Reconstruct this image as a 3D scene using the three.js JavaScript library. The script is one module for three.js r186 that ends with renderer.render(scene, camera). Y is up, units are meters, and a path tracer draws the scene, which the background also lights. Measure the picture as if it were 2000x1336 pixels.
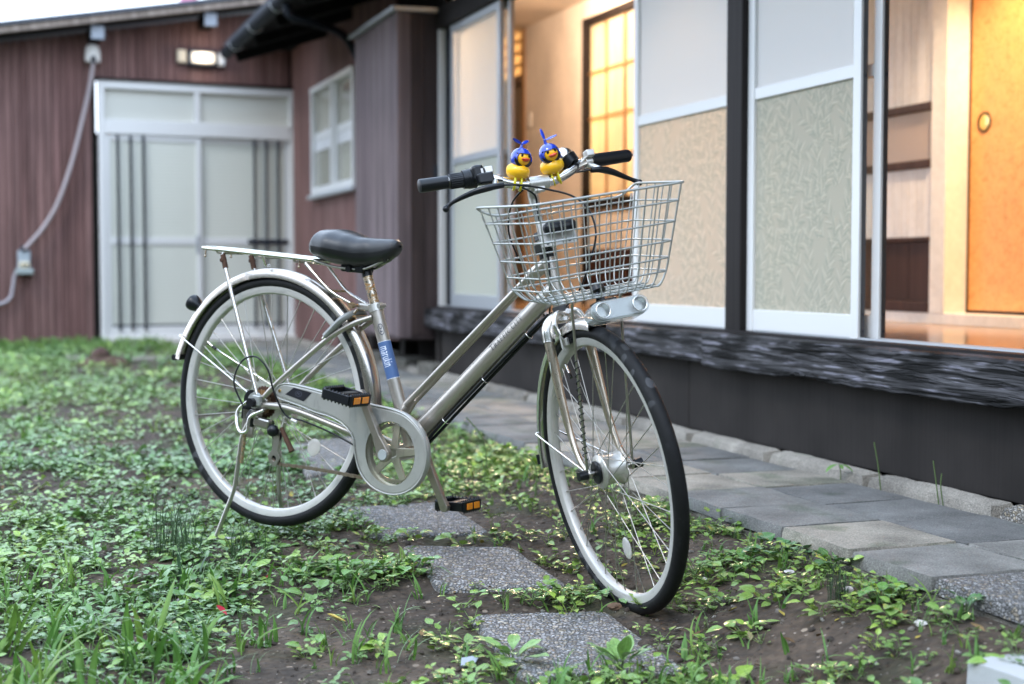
import * as THREE from 'three';
import { RoundedBoxGeometry } from 'three/addons/geometries/RoundedBoxGeometry.js';
import { mergeGeometries, mergeVertices } from 'three/addons/utils/BufferGeometryUtils.js';

// ---------------------------------------------------------------- camera, sky, sun, exposure
const scene = new THREE.Scene();
const camera = new THREE.PerspectiveCamera(27.04, 1024 / 684, 0.05, 300);
camera.filmGauge = 36;
camera.position.set(0, 0.8, 0);
camera.rotation.set(THREE.MathUtils.degToRad(-2.9056), 0, 0);
camera.focus = 3.45;
camera.userData.fStop = 2.5;
{
  const W = 128, H = 64, data = new Float32Array(W * H * 4);           // a bright, thinly overcast late-afternoon sky
  for (let j = 0; j < H; j++) for (let i = 0; i < W; i++) {
    const up = ((j + 0.5) / H - 0.5) * Math.PI, az = ((i + 0.5) / W - 0.5) * 2 * Math.PI, s = Math.max(0, Math.sin(up)), k = (j * W + i) * 4;
    const cloud = 1 + 0.10 * Math.sin(az * 3 + 1.3 * Math.sin(up * 5)) * Math.sin(up * 4 + az) + 0.05 * Math.sin(az * 7 + up * 9);
    const below = up < 0 ? 0.25 : 1;
    data[k] = (1.62 - 0.40 * s) * cloud * below; data[k + 1] = (1.80 - 0.22 * s) * cloud * below; data[k + 2] = (2.06 + 0.10 * s) * cloud * below; data[k + 3] = 1;
  }
  const sky = new THREE.DataTexture(data, W, H, THREE.RGBAFormat, THREE.FloatType);
  sky.mapping = THREE.EquirectangularReflectionMapping; sky.magFilter = THREE.LinearFilter; sky.needsUpdate = true;
  scene.background = sky; scene.environment = sky;
}
const sun = new THREE.DirectionalLight(new THREE.Color(1.0, 0.96, 0.90), 0.75);
sun.position.set(-5, 10, 3.2); sun.target.position.set(0, 0, -4);
sun.castShadow = true; sun.shadow.radius = 24; sun.shadow.mapSize.set(2048, 2048);
Object.assign(sun.shadow.camera, { left: -14, right: 14, top: 14, bottom: -14, near: 0.5, far: 50 });
scene.add(sun, sun.target);
const renderer = new THREE.WebGLRenderer({ antialias: true });
renderer.setSize(1024, 684);
renderer.shadowMap.enabled = true;
renderer.toneMapping = THREE.LinearToneMapping;
renderer.toneMappingExposure = 1.75;

// ---------------------------------------------------------------- helpers
let seed = 7;
const rnd = () => { seed = (seed + 0x6d2b79f5) | 0; let t = Math.imul(seed ^ (seed >>> 15), 1 | seed); t = (t + Math.imul(t ^ (t >>> 7), 61 | t)) ^ t; return ((t ^ (t >>> 14)) >>> 0) / 4294967296; };
const rr = (a, b) => a + (b - a) * rnd();
const clamp = (x, a = 0, b = 1) => Math.min(b, Math.max(a, x)), mix = (a, b, k) => a + (b - a) * k, sm = (a, b, x) => { const k = clamp((x - a) / (b - a)); return k * k * (3 - 2 * k); };
const V = (x, y, z) => new THREE.Vector3(x, y, z);
const used = new Map();
const numbered = (n) => { const k = used.get(n) ?? 0; used.set(n, k + 1); return k ? `${n}_${String(k).padStart(3, '0')}` : n; };
function tag(o, label, category, group, kind) {
  if (label) o.userData.label = label; if (category) o.userData.category = category;
  if (group) o.userData.group = group; if (kind) o.userData.kind = kind; return o;
}
function thing(name, pos = [0, 0, 0], turn = 0) { const g = new THREE.Group(); g.name = numbered(name); g.position.set(...pos); g.rotation.y = turn; scene.add(g); return g; }
function part(name, geo, mat, parent = scene) {
  const m = new THREE.Mesh(Array.isArray(geo) ? merge(geo) : geo, mat); m.name = parent === scene ? numbered(name) : name;
  m.castShadow = m.receiveShadow = true; parent.add(m); return m;
}
function merge(list) {
  const flat = list.map((g) => { g = g.index ? g.toNonIndexed() : g; for (const k of Object.keys(g.attributes)) if (!['position', 'normal', 'uv'].includes(k)) g.deleteAttribute(k); if (!g.attributes.uv) g.setAttribute('uv', new THREE.BufferAttribute(new Float32Array(g.attributes.position.count * 2), 2)); return g; });
  return mergeGeometries(flat);
}
// texture coordinates in metres, by the direction that each face looks
function metric(g, ou = 0, ov = 0, swap = false) {
  if (g.index) g = g.toNonIndexed();
  const p = g.attributes.position, n = g.attributes.normal, uv = new Float32Array(p.count * 2);
  for (let i = 0; i < p.count; i += 3) {
    const nx = Math.abs(n.getX(i) + n.getX(i + 1) + n.getX(i + 2)), ny = Math.abs(n.getY(i) + n.getY(i + 1) + n.getY(i + 2)), nz = Math.abs(n.getZ(i) + n.getZ(i + 1) + n.getZ(i + 2));
    for (let k = i; k < i + 3; k++) {
      const x = p.getX(k), y = p.getY(k), z = p.getZ(k), [u, v] = nx >= ny && nx >= nz ? [z, y] : ny >= nz ? [x, z] : [x, y];
      uv[k * 2] = (swap ? v : u) + ou; uv[k * 2 + 1] = (swap ? u : v) + ov;
    }
  }
  g.setAttribute('uv', new THREE.BufferAttribute(uv, 2)); return g;
}
function bx(x0, x1, y0, y1, z0, z1, bev = 0, swap = false) {
  const w = Math.abs(x1 - x0), h = Math.abs(y1 - y0), d = Math.abs(z1 - z0);
  const g = bev ? new RoundedBoxGeometry(w, h, d, 1, Math.min(bev, w / 2.1, h / 2.1, d / 2.1)) : new THREE.BoxGeometry(w, h, d);
  g.translate((x0 + x1) / 2, (y0 + y1) / 2, (z0 + z1) / 2); return metric(g, rr(0, 3), rr(0, 3), swap);
}
const Y1 = V(0, 1, 0);
function bar(p, q, r, r2 = r, seg = 10, open = false) {
  p = p.isVector3 ? p : V(...p); q = q.isVector3 ? q : V(...q);
  const d = q.clone().sub(p), g = new THREE.CylinderGeometry(r2, r, d.length(), seg, 1, open);
  g.applyQuaternion(new THREE.Quaternion().setFromUnitVectors(Y1, d.clone().normalize())); g.translate((p.x + q.x) / 2, (p.y + q.y) / 2, (p.z + q.z) / 2); return g;
}
function tube(pts, r, seg = pts.length * 6, rs = 8, closed = false) {
  return new THREE.TubeGeometry(new THREE.CatmullRomCurve3(pts.map((p) => (p.isVector3 ? p : V(...p))), closed, 'centripetal'), seg, r, rs, closed);
}
// polyline with rounded corners as points
function bend(pts, rad = 0.02, n = 4, closed = false) {
  pts = pts.map((p) => (p.isVector3 ? p : V(...p))); const out = [], N = pts.length;
  for (let i = 0; i < N; i++) {
    if (!closed && (i === 0 || i === N - 1)) { out.push(pts[i].clone()); continue; }
    const a = pts[(i + N - 1) % N], b = pts[i], c = pts[(i + 1) % N], da = a.clone().sub(b), dc = c.clone().sub(b), ra = Math.min(rad, da.length() * 0.45), rc = Math.min(rad, dc.length() * 0.45);
    const A = b.clone().add(da.setLength(ra)), C = b.clone().add(dc.setLength(rc));
    for (let k = 0; k <= n; k++) { const t = k / n; out.push(A.clone().multiplyScalar((1 - t) ** 2).add(b.clone().multiplyScalar(2 * t * (1 - t))).add(C.clone().multiplyScalar(t * t))); }
  }
  return out;
}
class Poly extends THREE.Curve { constructor(p, closed) { super(); this.p = closed ? [...p, p[0]] : p; } getPoint(t, o = new THREE.Vector3()) { const n = this.p.length - 1, f = Math.min(t * n, n - 1e-9), i = Math.floor(f); return o.copy(this.p[i]).lerp(this.p[i + 1], f - i); } getPointAt(t, o) { return this.getPoint(t, o); } getTangentAt(t, o) { return this.getTangent(t, o); } }
function wire(pts, r, rad = 0.02, closed = false, rs = 6, n = 3) { const p = bend(pts, rad, n, closed); return new THREE.TubeGeometry(new Poly(p, closed), (closed ? p.length : p.length - 1), r, rs, closed); }
const ball = (x, y, z, r, sx = 1, sy = 1, sz = 1, ws = 18, hs = 12) => new THREE.SphereGeometry(r, ws, hs).scale(sx, sy, sz).translate(x, y, z);
function extrude(pts, depth, bev = 0, holes = []) {
  const s = new THREE.Shape(pts.map((p) => new THREE.Vector2(...p))); for (const h of holes) s.holes.push(h);
  return new THREE.ExtrudeGeometry(s, { depth, bevelEnabled: bev > 0, bevelSize: bev, bevelThickness: bev, bevelOffset: -bev, bevelSegments: 2, curveSegments: 24 });
}

// ---------------------------------------------------------------- noise and textures
const hash = (x, y) => { let h = Math.imul(x | 0, 374761393) ^ Math.imul(y | 0, 668265263); h = Math.imul(h ^ (h >>> 13), 1274126177); return ((h ^ (h >>> 16)) >>> 0) / 4294967296; };
function vn(x, y, px = 1e6, py = 1e6, s = 0) {
  const x0 = Math.floor(x), y0 = Math.floor(y), fx = x - x0, fy = y - y0, u = fx * fx * (3 - 2 * fx), v = fy * fy * (3 - 2 * fy), m = (a, n) => ((a % n) + n) % n;
  const h = (i, j) => hash(m(x0 + i, px) + s * 131, m(y0 + j, py) + s * 57);
  return mix(mix(h(0, 0), h(1, 0), u), mix(h(0, 1), h(1, 1), u), v);
}
function fbm(x, y, oct, px, py, s = 0) { let a = 0.5, t = 0, n = 0; for (let i = 0; i < oct; i++) { t += a * vn(x, y, px, py, s + i); n += a; x *= 2; y *= 2; px *= 2; py *= 2; a *= 0.5; } return t / n; }
function cells(x, y, px, py, s = 0) {                                       // distance to nearest and second point, and the nearest one's own number
  const x0 = Math.floor(x), y0 = Math.floor(y), m = (a, n) => ((a % n) + n) % n; let d1 = 9, d2 = 9, id = 0;
  for (let j = -1; j <= 1; j++) for (let i = -1; i <= 1; i++) {
    const a = m(x0 + i, px), b = m(y0 + j, py), dx = x0 + i + hash(a + s * 77, b) - x, dy = y0 + j + hash(a, b + 991 + s) - y, d = Math.hypot(dx, dy);
    if (d < d1) { d2 = d1; d1 = d; id = hash(a + 13, b + 71 + s); } else if (d < d2) d2 = d;
  }
  return [d1, d2, id];
}
function tex(w, h, fn, srgb = true, rx = 1, ry = 1) {
  const data = new Uint8Array(w * h * 4);
  for (let j = 0; j < h; j++) for (let i = 0; i < w; i++) { const c = fn((i + 0.5) / w, (j + 0.5) / h), k = (j * w + i) * 4; if (typeof c === 'number') data[k] = data[k + 1] = data[k + 2] = clamp(c) * 255; else { data[k] = clamp(c[0]) * 255; data[k + 1] = clamp(c[1]) * 255; data[k + 2] = clamp(c[2]) * 255; } data[k + 3] = c.length > 3 ? clamp(c[3]) * 255 : 255; }
  const t = new THREE.DataTexture(data, w, h, THREE.RGBAFormat); t.wrapS = t.wrapT = THREE.RepeatWrapping; t.magFilter = THREE.LinearFilter; t.minFilter = THREE.LinearMipmapLinearFilter; t.generateMipmaps = true;
  if (srgb) t.colorSpace = THREE.SRGBColorSpace; t.repeat.set(rx, ry); t.needsUpdate = true; return t;
}
const lin = (r, g, b) => new THREE.Color().setRGB(r, g, b);
const std = (o) => new THREE.MeshStandardMaterial(o), phy = (o) => new THREE.MeshPhysicalMaterial(o);

// wood grain running along v; one tile is 0.5 m across and 2 m along
const grainH = (u, v) => { const w = fbm(u * 6, v * 3, 3, 6, 3, 4) * 0.25; return 0.55 * fbm((u + w * 0.12) * 48, v * 4, 4, 48, 4, 1) + 0.45 * fbm(u * 12, v * 2, 3, 12, 2, 9); };
const grainMap = tex(256, 512, (u, v) => { const g = grainH(u, v), b = fbm(u * 3, v * 5, 3, 3, 5, 21); const k = 0.55 + 0.5 * g + 0.25 * (b - 0.5); return [k, k * 0.985, k * 0.97]; }, true, 2, 0.5);
const grainBump = tex(256, 512, (u, v) => grainH(u, v), false, 2, 0.5);
const stainMap = tex(256, 256, (u, v) => { const a = fbm(u * 4, v * 4, 5, 4, 4, 3), k = 0.72 + 0.4 * a; return [k, k, k]; }, true, 1, 1);
const plasterMap = tex(256, 256, (u, v) => { const a = fbm(u * 5, v * 3, 5, 5, 3, 31), f = fbm(u * 64, v * 64, 2, 64, 64, 5), k = 0.80 + 0.22 * a + 0.06 * (f - 0.5); return [k, k, k]; }, true, 0.8, 0.8);
// ---------------------------------------------------------------- frames of the two buildings
const TH = -1.22522, HOUSE = [0.855, 0, -5.4];                              // the long house: x runs along its front towards the viewer, z out to the garden
const hxv = V(Math.cos(TH), 0, -Math.sin(TH)), hzv = V(Math.sin(TH), 0, Math.cos(TH));
const toHouse = (x, z) => { const dx = x - HOUSE[0], dz = z - HOUSE[2]; return [dx * hxv.x + dz * hxv.z, dx * hzv.x + dz * hzv.z]; };
const fromHouse = (a, c, y = 0) => V(HOUSE[0] + hxv.x * a + hzv.x * c, y, HOUSE[2] + hxv.z * a + hzv.z * c);
const ANNEX = [-2.08, 0, -13.56], TA = THREE.MathUtils.degToRad(24);        // the low building behind: x along its front, z towards the viewer

// ---------------------------------------------------------------- ground
const GZ = [-20, -13, -10, -7, -5, -3.9, -3.3, -2.5, 0], GY = [0.14, 0.14, 0.14, 0.13, 0.085, 0.045, -0.02, -0.05, -0.06];
function groundBase(x, z) {
  let b = GY[8]; if (z <= GZ[0]) b = GY[0]; else for (let i = 0; i < 8; i++) if (z <= GZ[i + 1]) { b = mix(GY[i], GY[i + 1], (z - GZ[i]) / (GZ[i + 1] - GZ[i])); break; }
  const c = toHouse(x, z)[1], s = sm(0, 1, 1 - (c - 0.82) / 0.45); return b + (Math.max(0.105, b) - b) * s;
}
function groundY(x, z) {
  const far = sm(30, 12, Math.hypot(x, z + 5));
  return groundBase(x, z) + far * (0.030 * (fbm(x * 2.2 + 40, z * 2.2 + 40, 3, 1e6, 1e6, 2) - 0.5) + 0.012 * (vn(x * 14 + 90, z * 14 + 90) - 0.5) + 0.006 * (vn(x * 40 + 900, z * 40 + 900) - 0.5));
}
const soilTex = tex(1024, 1024, (u, v) => {
  const a = fbm(u * 6, v * 6, 5, 6, 6, 2), f = fbm(u * 90, v * 90, 2, 90, 90, 6), [d, , id] = cells(u * 110, v * 110, 110, 110, 3), [d2, , id2] = cells(u * 40, v * 40, 40, 40, 8);
  let k = 0.20 + 0.24 * a + 0.16 * (f - 0.5), c = [k * 1.03, k * 0.94, k * 0.84];
  if (d < 0.28 && id > 0.88) { const p = 0.36 + 0.40 * hash(id * 9999, 3); c = [p, p * 0.97, p * 0.93]; }
  if (d2 < 0.20 && id2 > 0.90) { const p = 0.45 + 0.3 * hash(id2 * 9999, 5); c = [p, p * 0.96, p * 0.9]; }
  
  const moss = sm(0.52, 0.72, fbm(u * 8, v * 8, 4, 8, 8, 55)) * 0.5; return [mix(c[0], 0.25, moss), mix(c[1], 0.29, moss), mix(c[2], 0.18, moss)];
}, true, 0.7, 0.7);
const soilBump = tex(1024, 1024, (u, v) => { const [d, , id] = cells(u * 110, v * 110, 110, 110, 3), [d2] = cells(u * 60, v * 60, 60, 60, 12); return 0.25 + 0.3 * fbm(u * 24, v * 24, 5, 24, 24, 2) + (id > 0.8 ? 0.3 * sm(0.34, 0.1, d) : 0) + 0.25 * sm(0.6, 0, d2); }, false, 0.7, 0.7);
const M = {};
M.soil = std({ map: soilTex, bumpMap: soilBump, bumpScale: 0.016, roughness: 0.95, color: lin(0.72, 0.62, 0.54) });
{
  const N = 330, P = [], UV = [], I = [], warp = (t) => 0.55 * t * 8 + Math.sign(t) * Math.pow(Math.abs(t), 5) * 65;
  for (let j = 0; j <= N; j++) for (let i = 0; i <= N; i++) { const x = warp((i / N) * 2 - 1) - 0.3, z = warp((j / N) * 2 - 1) - 4.4; P.push(x, groundY(x, z), z); UV.push(x, -z); }
  for (let j = 0; j < N; j++) for (let i = 0; i < N; i++) { const a = j * (N + 1) + i; I.push(a, a + N + 1, a + 1, a + 1, a + N + 1, a + N + 2); }
  const g = new THREE.BufferGeometry(); g.setAttribute('position', new THREE.Float32BufferAttribute(P, 3)); g.setAttribute('uv', new THREE.Float32BufferAttribute(UV, 2)); g.setIndex(I); g.computeVertexNormals();
  tag(part('ground', g, M.soil), 'bare dark garden soil with small pebbles under the weeds', 'ground', null, 'structure');
}
// concrete of the paving and exposed aggregate of the stepping stones
const concTex = (s) => tex(512, 512, (u, v) => { const a = fbm(u * 5, v * 5, 5, 5, 5, s), [d, , id] = cells(u * 150, v * 150, 150, 150, s), f = vn(u * 220, v * 220, 220, 220, s); let k = 0.60 + 0.30 * (a - 0.5) + 0.10 * (f - 0.5) + (d < 0.35 ? (id - 0.5) * 0.24 : 0); const m = sm(0.55, 0.75, fbm(u * 4, v * 4, 4, 4, 4, s + 40)) * 0.12; return [k - m, k - m * 0.8, k * 0.985 - m]; }, true, 1.6, 1.6);
const concBump = tex(512, 512, (u, v) => { const [d, , id] = cells(u * 150, v * 150, 150, 150, 5); return 0.4 + 0.3 * fbm(u * 30, v * 30, 4, 30, 30, 5) + 0.3 * sm(0.5, 0.1, d) * id; }, false, 1.6, 1.6);
const aggCell = (u, v) => { const w = fbm(u * 30, v * 30, 2, 30, 30, 7) * 0.9; return cells(u * 56 + w, v * 72 + w * 0.7, 56, 72, 21); };
const aggTex = tex(1024, 1024, (u, v) => { const [d, d2, id] = aggCell(u, v), e = sm(0.02, 0.22, d2 - d), n = fbm(u * 6, v * 6, 4, 6, 6, 12), s = 0.40 + 0.28 * Math.pow(hash(id * 99991, 7), 1.3), warm = hash(id * 7777, 9) > 0.75 ? 0.05 : -0.01; const m = 0.24 + 0.1 * n; return [mix(m, s + warm, e), mix(m, s + warm * 0.5, e), mix(m * 0.96, s - warm * 0.4, e)]; }, true, 1.9, 1.9);
const aggBump = tex(1024, 1024, (u, v) => { const [d, d2, id] = aggCell(u, v); return sm(0, 0.4, d2 - d) * (0.55 + 0.45 * id) + 0.08 * vn(u * 300, v * 300, 300, 300, 3); }, false, 1.9, 1.9);
M.slab = std({ map: aggTex, bumpMap: aggBump, bumpScale: 0.010, roughness: 0.72, color: lin(1.38, 1.32, 1.27) });
const tileTints = [[0.54, 0.535, 0.52], [0.43, 0.43, 0.43], [0.84, 0.765, 0.66], [0.60, 0.58, 0.55], [0.48, 0.48, 0.475]];
const tileMaps = [concTex(5), concTex(17)];
M.tiles = tileTints.map((c, i) => std({ map: tileMaps[i % 2], bumpMap: concBump, bumpScale: 0.004, roughness: 0.85, color: lin(...c) }));
M.tileAgg = std({ map: aggTex, bumpMap: aggBump, bumpScale: 0.006, roughness: 0.8, color: lin(1.1, 1.05, 1.0) });
M.conc = std({ map: tileMaps[0], bumpMap: concBump, bumpScale: 0.008, roughness: 0.95, color: lin(0.46, 0.43, 0.38) });
// rough block: a box whose top edges are worn uneven
function worn(w, h, d, n = 6, amt = 0.004, r = 0.008) {
  const nx = Math.max(2, Math.round(w / 0.05)), nz = Math.max(2, Math.round(d / 0.05)); let g = new THREE.BoxGeometry(w, h, d, nx, 2, nz);
  const p = g.attributes.position, s = rr(0, 900), W = w / 2, D = d / 2, H = h / 2;
  for (let i = 0; i < p.count; i++) {
    let x = p.getX(i), y = p.getY(i), z = p.getZ(i); const ex = Math.abs(Math.abs(x) - W) < 1e-5, ez = Math.abs(Math.abs(z) - D) < 1e-5, top = y > H - 1e-5;
    const q = (vn(x * 22 + s, z * 22 + s) - 0.5) * amt * 2;
    if (ex) x += Math.sign(x) * ((vn(z * 18 + s, y * 20 + s) - 0.5) * amt * 2 - (top ? r : 0)); if (ez) z += Math.sign(z) * ((vn(x * 18 + s, y * 20 + s + 50) - 0.5) * amt * 2 - (top ? r : 0));
    if (top) y += q * 0.6 - (ex || ez ? r * 0.7 : 0); p.setXYZ(i, x, y, z);
  }
  g = metric(g.toNonIndexed(), rr(0, 2), rr(0, 2)); g.computeVertexNormals(); return mergedNormals(g);
}
function mergedNormals(g) { const uv = g.attributes.uv; g.deleteAttribute('normal'); const q = mergeVertices(g, 1e-5); q.computeVertexNormals(); return q; }

{
  const path = thing('garden_path', HOUSE, TH); tag(path, 'raised path of square concrete pavers along the long wooden house', 'path', null, 'structure');
  for (let i = 0; i < 12; i++) { const o = part('path_base', worn(0.996, 0.25, 0.60, 6, 0.006, 0.006), M.base ??= std({ map: tileMaps[1], bumpMap: concBump, bumpScale: 0.012, roughness: 0.95, color: lin(0.50, 0.46, 0.40) }), path); o.position.set(3.1 - i, -0.004, 0.505); }
  const vars = [0, 1, 2, 3, 4, 5].map(() => worn(0.3035, 0.036, 0.298, 6, 0.002, 0.004));
  let k = 0;
  for (let i = 0; i < 40; i++) for (let c = 0; c < 2; c++) {
    const x = 3.4 - i * 0.31 + (c ? 0 : 0.02); if (x < -8.3) continue;
    const near = i < 22, t = Math.floor(hash(i * 3 + c, 41) * 5); let m = M.tiles[t];
    if (near && c === 1 && (i === 2 || i === 3)) m = M.tileAgg; if (i === 4 && c === 1) m = M.tiles[3]; if (i === 5 && c === 1) m = M.tiles[2]; if (i === 5 && c === 0) m = M.tiles[1]; if (i === 6 || i === 7) m = M.tiles[c ? 0 : 1]; if (i === 8) m = M.tiles[2];
    const o = part('paver', vars[k++ % 6], m, path); o.position.set(x, 0.139 + rr(-0.003, 0.003), c ? 0.655 : 0.352); o.rotation.set(rr(-0.008, 0.008), (rnd() < 0.5 ? Math.PI : 0) + rr(-0.012, 0.012), rr(-0.008, 0.008));
  }
  part('curb_base', bx(-8.45, 3.6, -0.1, 0.10, 0.0, 0.2), M.conc, path);
  const cv = [0, 1, 2].map(() => worn(0.585, 0.12, 0.10, 6, 0.006, 0.016));
  for (let i = 0; i < 20; i++) { const o = part('curb_stone', cv[i % 3], i % 7 === 2 ? M.curbB ??= std({ map: aggTex, bumpMap: aggBump, bumpScale: 0.004, roughness: 0.9, color: lin(1.25, 1.16, 1.02) }) : M.curb ??= std({ map: tileMaps[1], bumpMap: concBump, bumpScale: 0.01, roughness: 0.95, color: lin(0.90, 0.83, 0.74) }), path); o.position.set(2.94 - i * 0.6 + 0.24, 0.120, 0.100); o.rotation.set(0.10, rr(-0.02, 0.02), 0); }
  // paving in front of the door at the far end
  const ap = thing('door_paving', ANNEX, TA); tag(ap, 'grey concrete paving before the far sliding door, at the end of the path', 'paving', null, 'structure');
  for (let i = 0; i < 3; i++) for (let j = 0; j < 2; j++) { const o = part('paver', new RoundedBoxGeometry(0.62, 0.06, 0.58, 1, 0.006), M.tiles[(i + j * 2) % 5], ap); o.geometry = metric(o.geometry, i * 0.7, j * 0.9); o.position.set(-0.05 - i * 0.63, 0.118, 0.40 + j * 0.6); }
  const far = thing('stone_edging', [-2.95, 0, -10.35], -0.12); tag(far, 'low pale stone edging lying in the grass before the far sliding door', 'edging', null, 'structure');
  for (const [x, w] of [[-0.62, 0.5], [-0.1, 0.5], [0.42, 0.44], [-1.14, 0.5]]) { const o = part('edging_stone', worn(w, 0.11, 0.12), M.curb, far); o.position.set(x, 0.118, 0); }
}
{
  const labels = ['stepping stone nearest the viewer, by the foot of the front wheel', 'stepping stone between the two wheels, second from the viewer', 'stepping stone under the bicycle pedals, third from the viewer', 'stepping stone seen through the rear wheel spokes, farthest away'];
  const corners = [
    [[-0.103, -3.314], [0.225, -3.345], [0.364, -2.90], [0.021, -2.85]], [[-0.31, -3.845], [0.0, -3.83], [0.146, -3.498], [-0.175, -3.47]],
    [[-0.522, -4.337], [-0.208, -4.416], [-0.055, -3.977], [-0.397, -3.925]], [[-0.89, -5.655], [-0.638, -5.879], [-0.52, -5.132], [-0.704, -4.863]]];
  corners.forEach((q, i) => {
    const cx = q.reduce((a, p) => a + p[0], 0) / 4, cz = q.reduce((a, p) => a + p[1], 0) / 4, N = 26, P = [], UV = [], I = [], yc = groundBase(cx, cz) + (i === 0 ? 0.010 : 0.014);
    const rim = bend(q.map((p) => V(p[0] - cx, 0, p[1] - cz)), 0.035, 4, true), dense = [];
    rim.forEach((p, k) => { const n = rim[(k + 1) % rim.length], m = Math.max(1, Math.round(p.distanceTo(n) / 0.03)); for (let t = 0; t < m; t++) { const w = p.clone().lerp(n, t / m); w.multiplyScalar(1 + 0.022 * (vn(w.x * 14 + i * 9, w.z * 14 + 77) - 0.5)); dense.push(w); } });
    const rings = [[0, 0], [0.45, 0], [0.8, 0], [0.955, -0.001], [1, -0.010], [1.0, -0.07]], n = dense.length;
    rings.forEach(([s, dy]) => dense.forEach((w) => { const x = w.x * s, z = w.z * s; P.push(x, dy + groundBase(cx + x, cz + z) - groundBase(cx, cz) + 0.003 * (vn(x * 20 + 5, z * 20 + i * 31) - 0.5), z); UV.push(x + i * 0.37, z - (dy < -0.02 ? 0.07 : 0)); }));
    for (let r = 0; r < rings.length - 1; r++) for (let k = 0; k < n; k++) { const a = r * n + k, b = r * n + (k + 1) % n; I.push(a, b, a + n, b, b + n, a + n); }
    const g = new THREE.BufferGeometry(); g.setAttribute('position', new THREE.Float32BufferAttribute(P, 3)); g.setAttribute('uv', new THREE.Float32BufferAttribute(UV, 2)); g.setIndex(I); g.computeVertexNormals();
    if (g.attributes.normal.getY(n + 2) < 0) { g.setIndex(I.map((_, k) => I[k - (k % 3) + 2 - (k % 3)])); g.computeVertexNormals(); }
    const o = part('stepping_stone', g, M.slab); o.position.set(cx, yc, cz); tag(o, labels[i], 'stepping stone', 'pebbled stepping stones in the garden');
  });
}
// ---------------------------------------------------------------- materials of the buildings
const boardMat = (r, g, b, ro = 0.75) => phy({ specularIntensity: 0.45, map: grainMap, bumpMap: grainBump, bumpScale: 0.0025, roughness: ro, color: lin(r, g, b) });
M.boards = [boardMat(0.275, 0.158, 0.15), boardMat(0.245, 0.138, 0.13), boardMat(0.295, 0.175, 0.165)];
M.boxBoards = [boardMat(0.215, 0.17, 0.185), boardMat(0.19, 0.15, 0.165), boardMat(0.24, 0.195, 0.207)];
M.darkBoards = [boardMat(0.085, 0.062, 0.062), boardMat(0.075, 0.056, 0.058)];
M.darkWood = boardMat(0.020, 0.016, 0.016, 0.6);
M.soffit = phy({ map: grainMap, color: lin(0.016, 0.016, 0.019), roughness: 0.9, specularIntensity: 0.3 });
M.alu = std({ color: lin(0.52, 0.55, 0.58), metalness: 0.65, roughness: 0.42 });
M.aluWhite = std({ color: lin(0.70, 0.70, 0.69), metalness: 0.1, roughness: 0.45 });
M.aluDark = std({ color: lin(0.10, 0.10, 0.105), metalness: 0.7, roughness: 0.45 });
M.blackMetal = phy({ color: lin(0.022, 0.028, 0.04), metalness: 0, roughness: 0.45, specularIntensity: 0.6 });
M.metalRoof = std({ color: lin(0.07, 0.085, 0.11), metalness: 0.3, roughness: 0.5 });
M.fascia = boardMat(0.55, 0.47, 0.42);
M.foundation = phy({ specularIntensity: 0.3, map: stainMap, bumpMap: grainBump, bumpScale: 0.003, roughness: 0.75, color: lin(0.033, 0.029, 0.027) });
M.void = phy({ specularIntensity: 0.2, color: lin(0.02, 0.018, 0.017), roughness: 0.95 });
M.plaster = std({ map: plasterMap, roughness: 0.85, color: lin(0.92, 0.84, 0.74) });
M.whitePaint = std({ map: plasterMap, roughness: 0.5, color: lin(0.92, 0.90, 0.86) });
M.floor = std({ map: grainMap, roughness: 0.16, color: lin(0.55, 0.36, 0.20) });
// a frosted pane pressed with trailing leaves
function leafPaint(w, h, bg, tones, n = 1) {
  const c = document.createElement('canvas'); c.width = w; c.height = h; const x = c.getContext('2d'); x.fillStyle = bg; x.fillRect(0, 0, w, h);
  let s = 91; const q = () => { s = (Math.imul(s, 1664525) + 1013904223) >>> 0; return s / 4294967296; };
  for (let i = 0; i < 62; i++) {
    let px = q() * w, py = q() * h, a = -Math.PI / 2 + (q() - 0.5) * 1.7; const L = 9 + Math.floor(q() * 8), cur = (q() - 0.5) * 0.18;
    for (let k = 0; k < L; k++) {
      px += Math.cos(a) * 15; py += Math.sin(a) * 15; a += cur;
      for (const side of [-1, 1]) for (const [ox, oy] of [[0, 0], [w, 0], [-w, 0], [0, h], [0, -h]]) {
        x.save(); x.translate(px + ox, py + oy); x.rotate(a + side * (0.55 + q() * 0.3)); x.fillStyle = tones[(k + (side > 0 ? 1 : 0)) % tones.length]; x.beginPath(); x.moveTo(0, 0); x.quadraticCurveTo(17, -7.5 * side, 36, 0); x.quadraticCurveTo(17, 3.5 * side, 0, 0); x.fill(); x.restore();
      }
    }
  }
  const t = new THREE.CanvasTexture(c); t.wrapS = t.wrapT = THREE.RepeatWrapping; t.repeat.set(1.35, 1.35); return t;
}
const leafCol = leafPaint(512, 512, 'rgb(222,217,206)', ['rgb(203,203,191)', 'rgb(232,227,216)', 'rgb(212,210,198)']); leafCol.colorSpace = THREE.SRGBColorSpace;
const leafBump = leafPaint(512, 512, 'rgb(90,90,90)', ['rgb(190,190,190)', 'rgb(230,230,230)', 'rgb(150,150,150)']);
M.frostLeaf = phy({ map: leafCol, bumpMap: leafBump, bumpScale: 0.0018, roughness: 0.97, transmission: 0.52, thickness: 0, color: lin(0.92, 0.86, 0.76), side: THREE.DoubleSide });
M.frost = phy({ roughness: 0.95, transmission: 0.26, thickness: 0, color: lin(0.76, 0.74, 0.71), clearcoat: 0.25, clearcoatRoughness: 0.35, side: THREE.DoubleSide });
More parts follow.
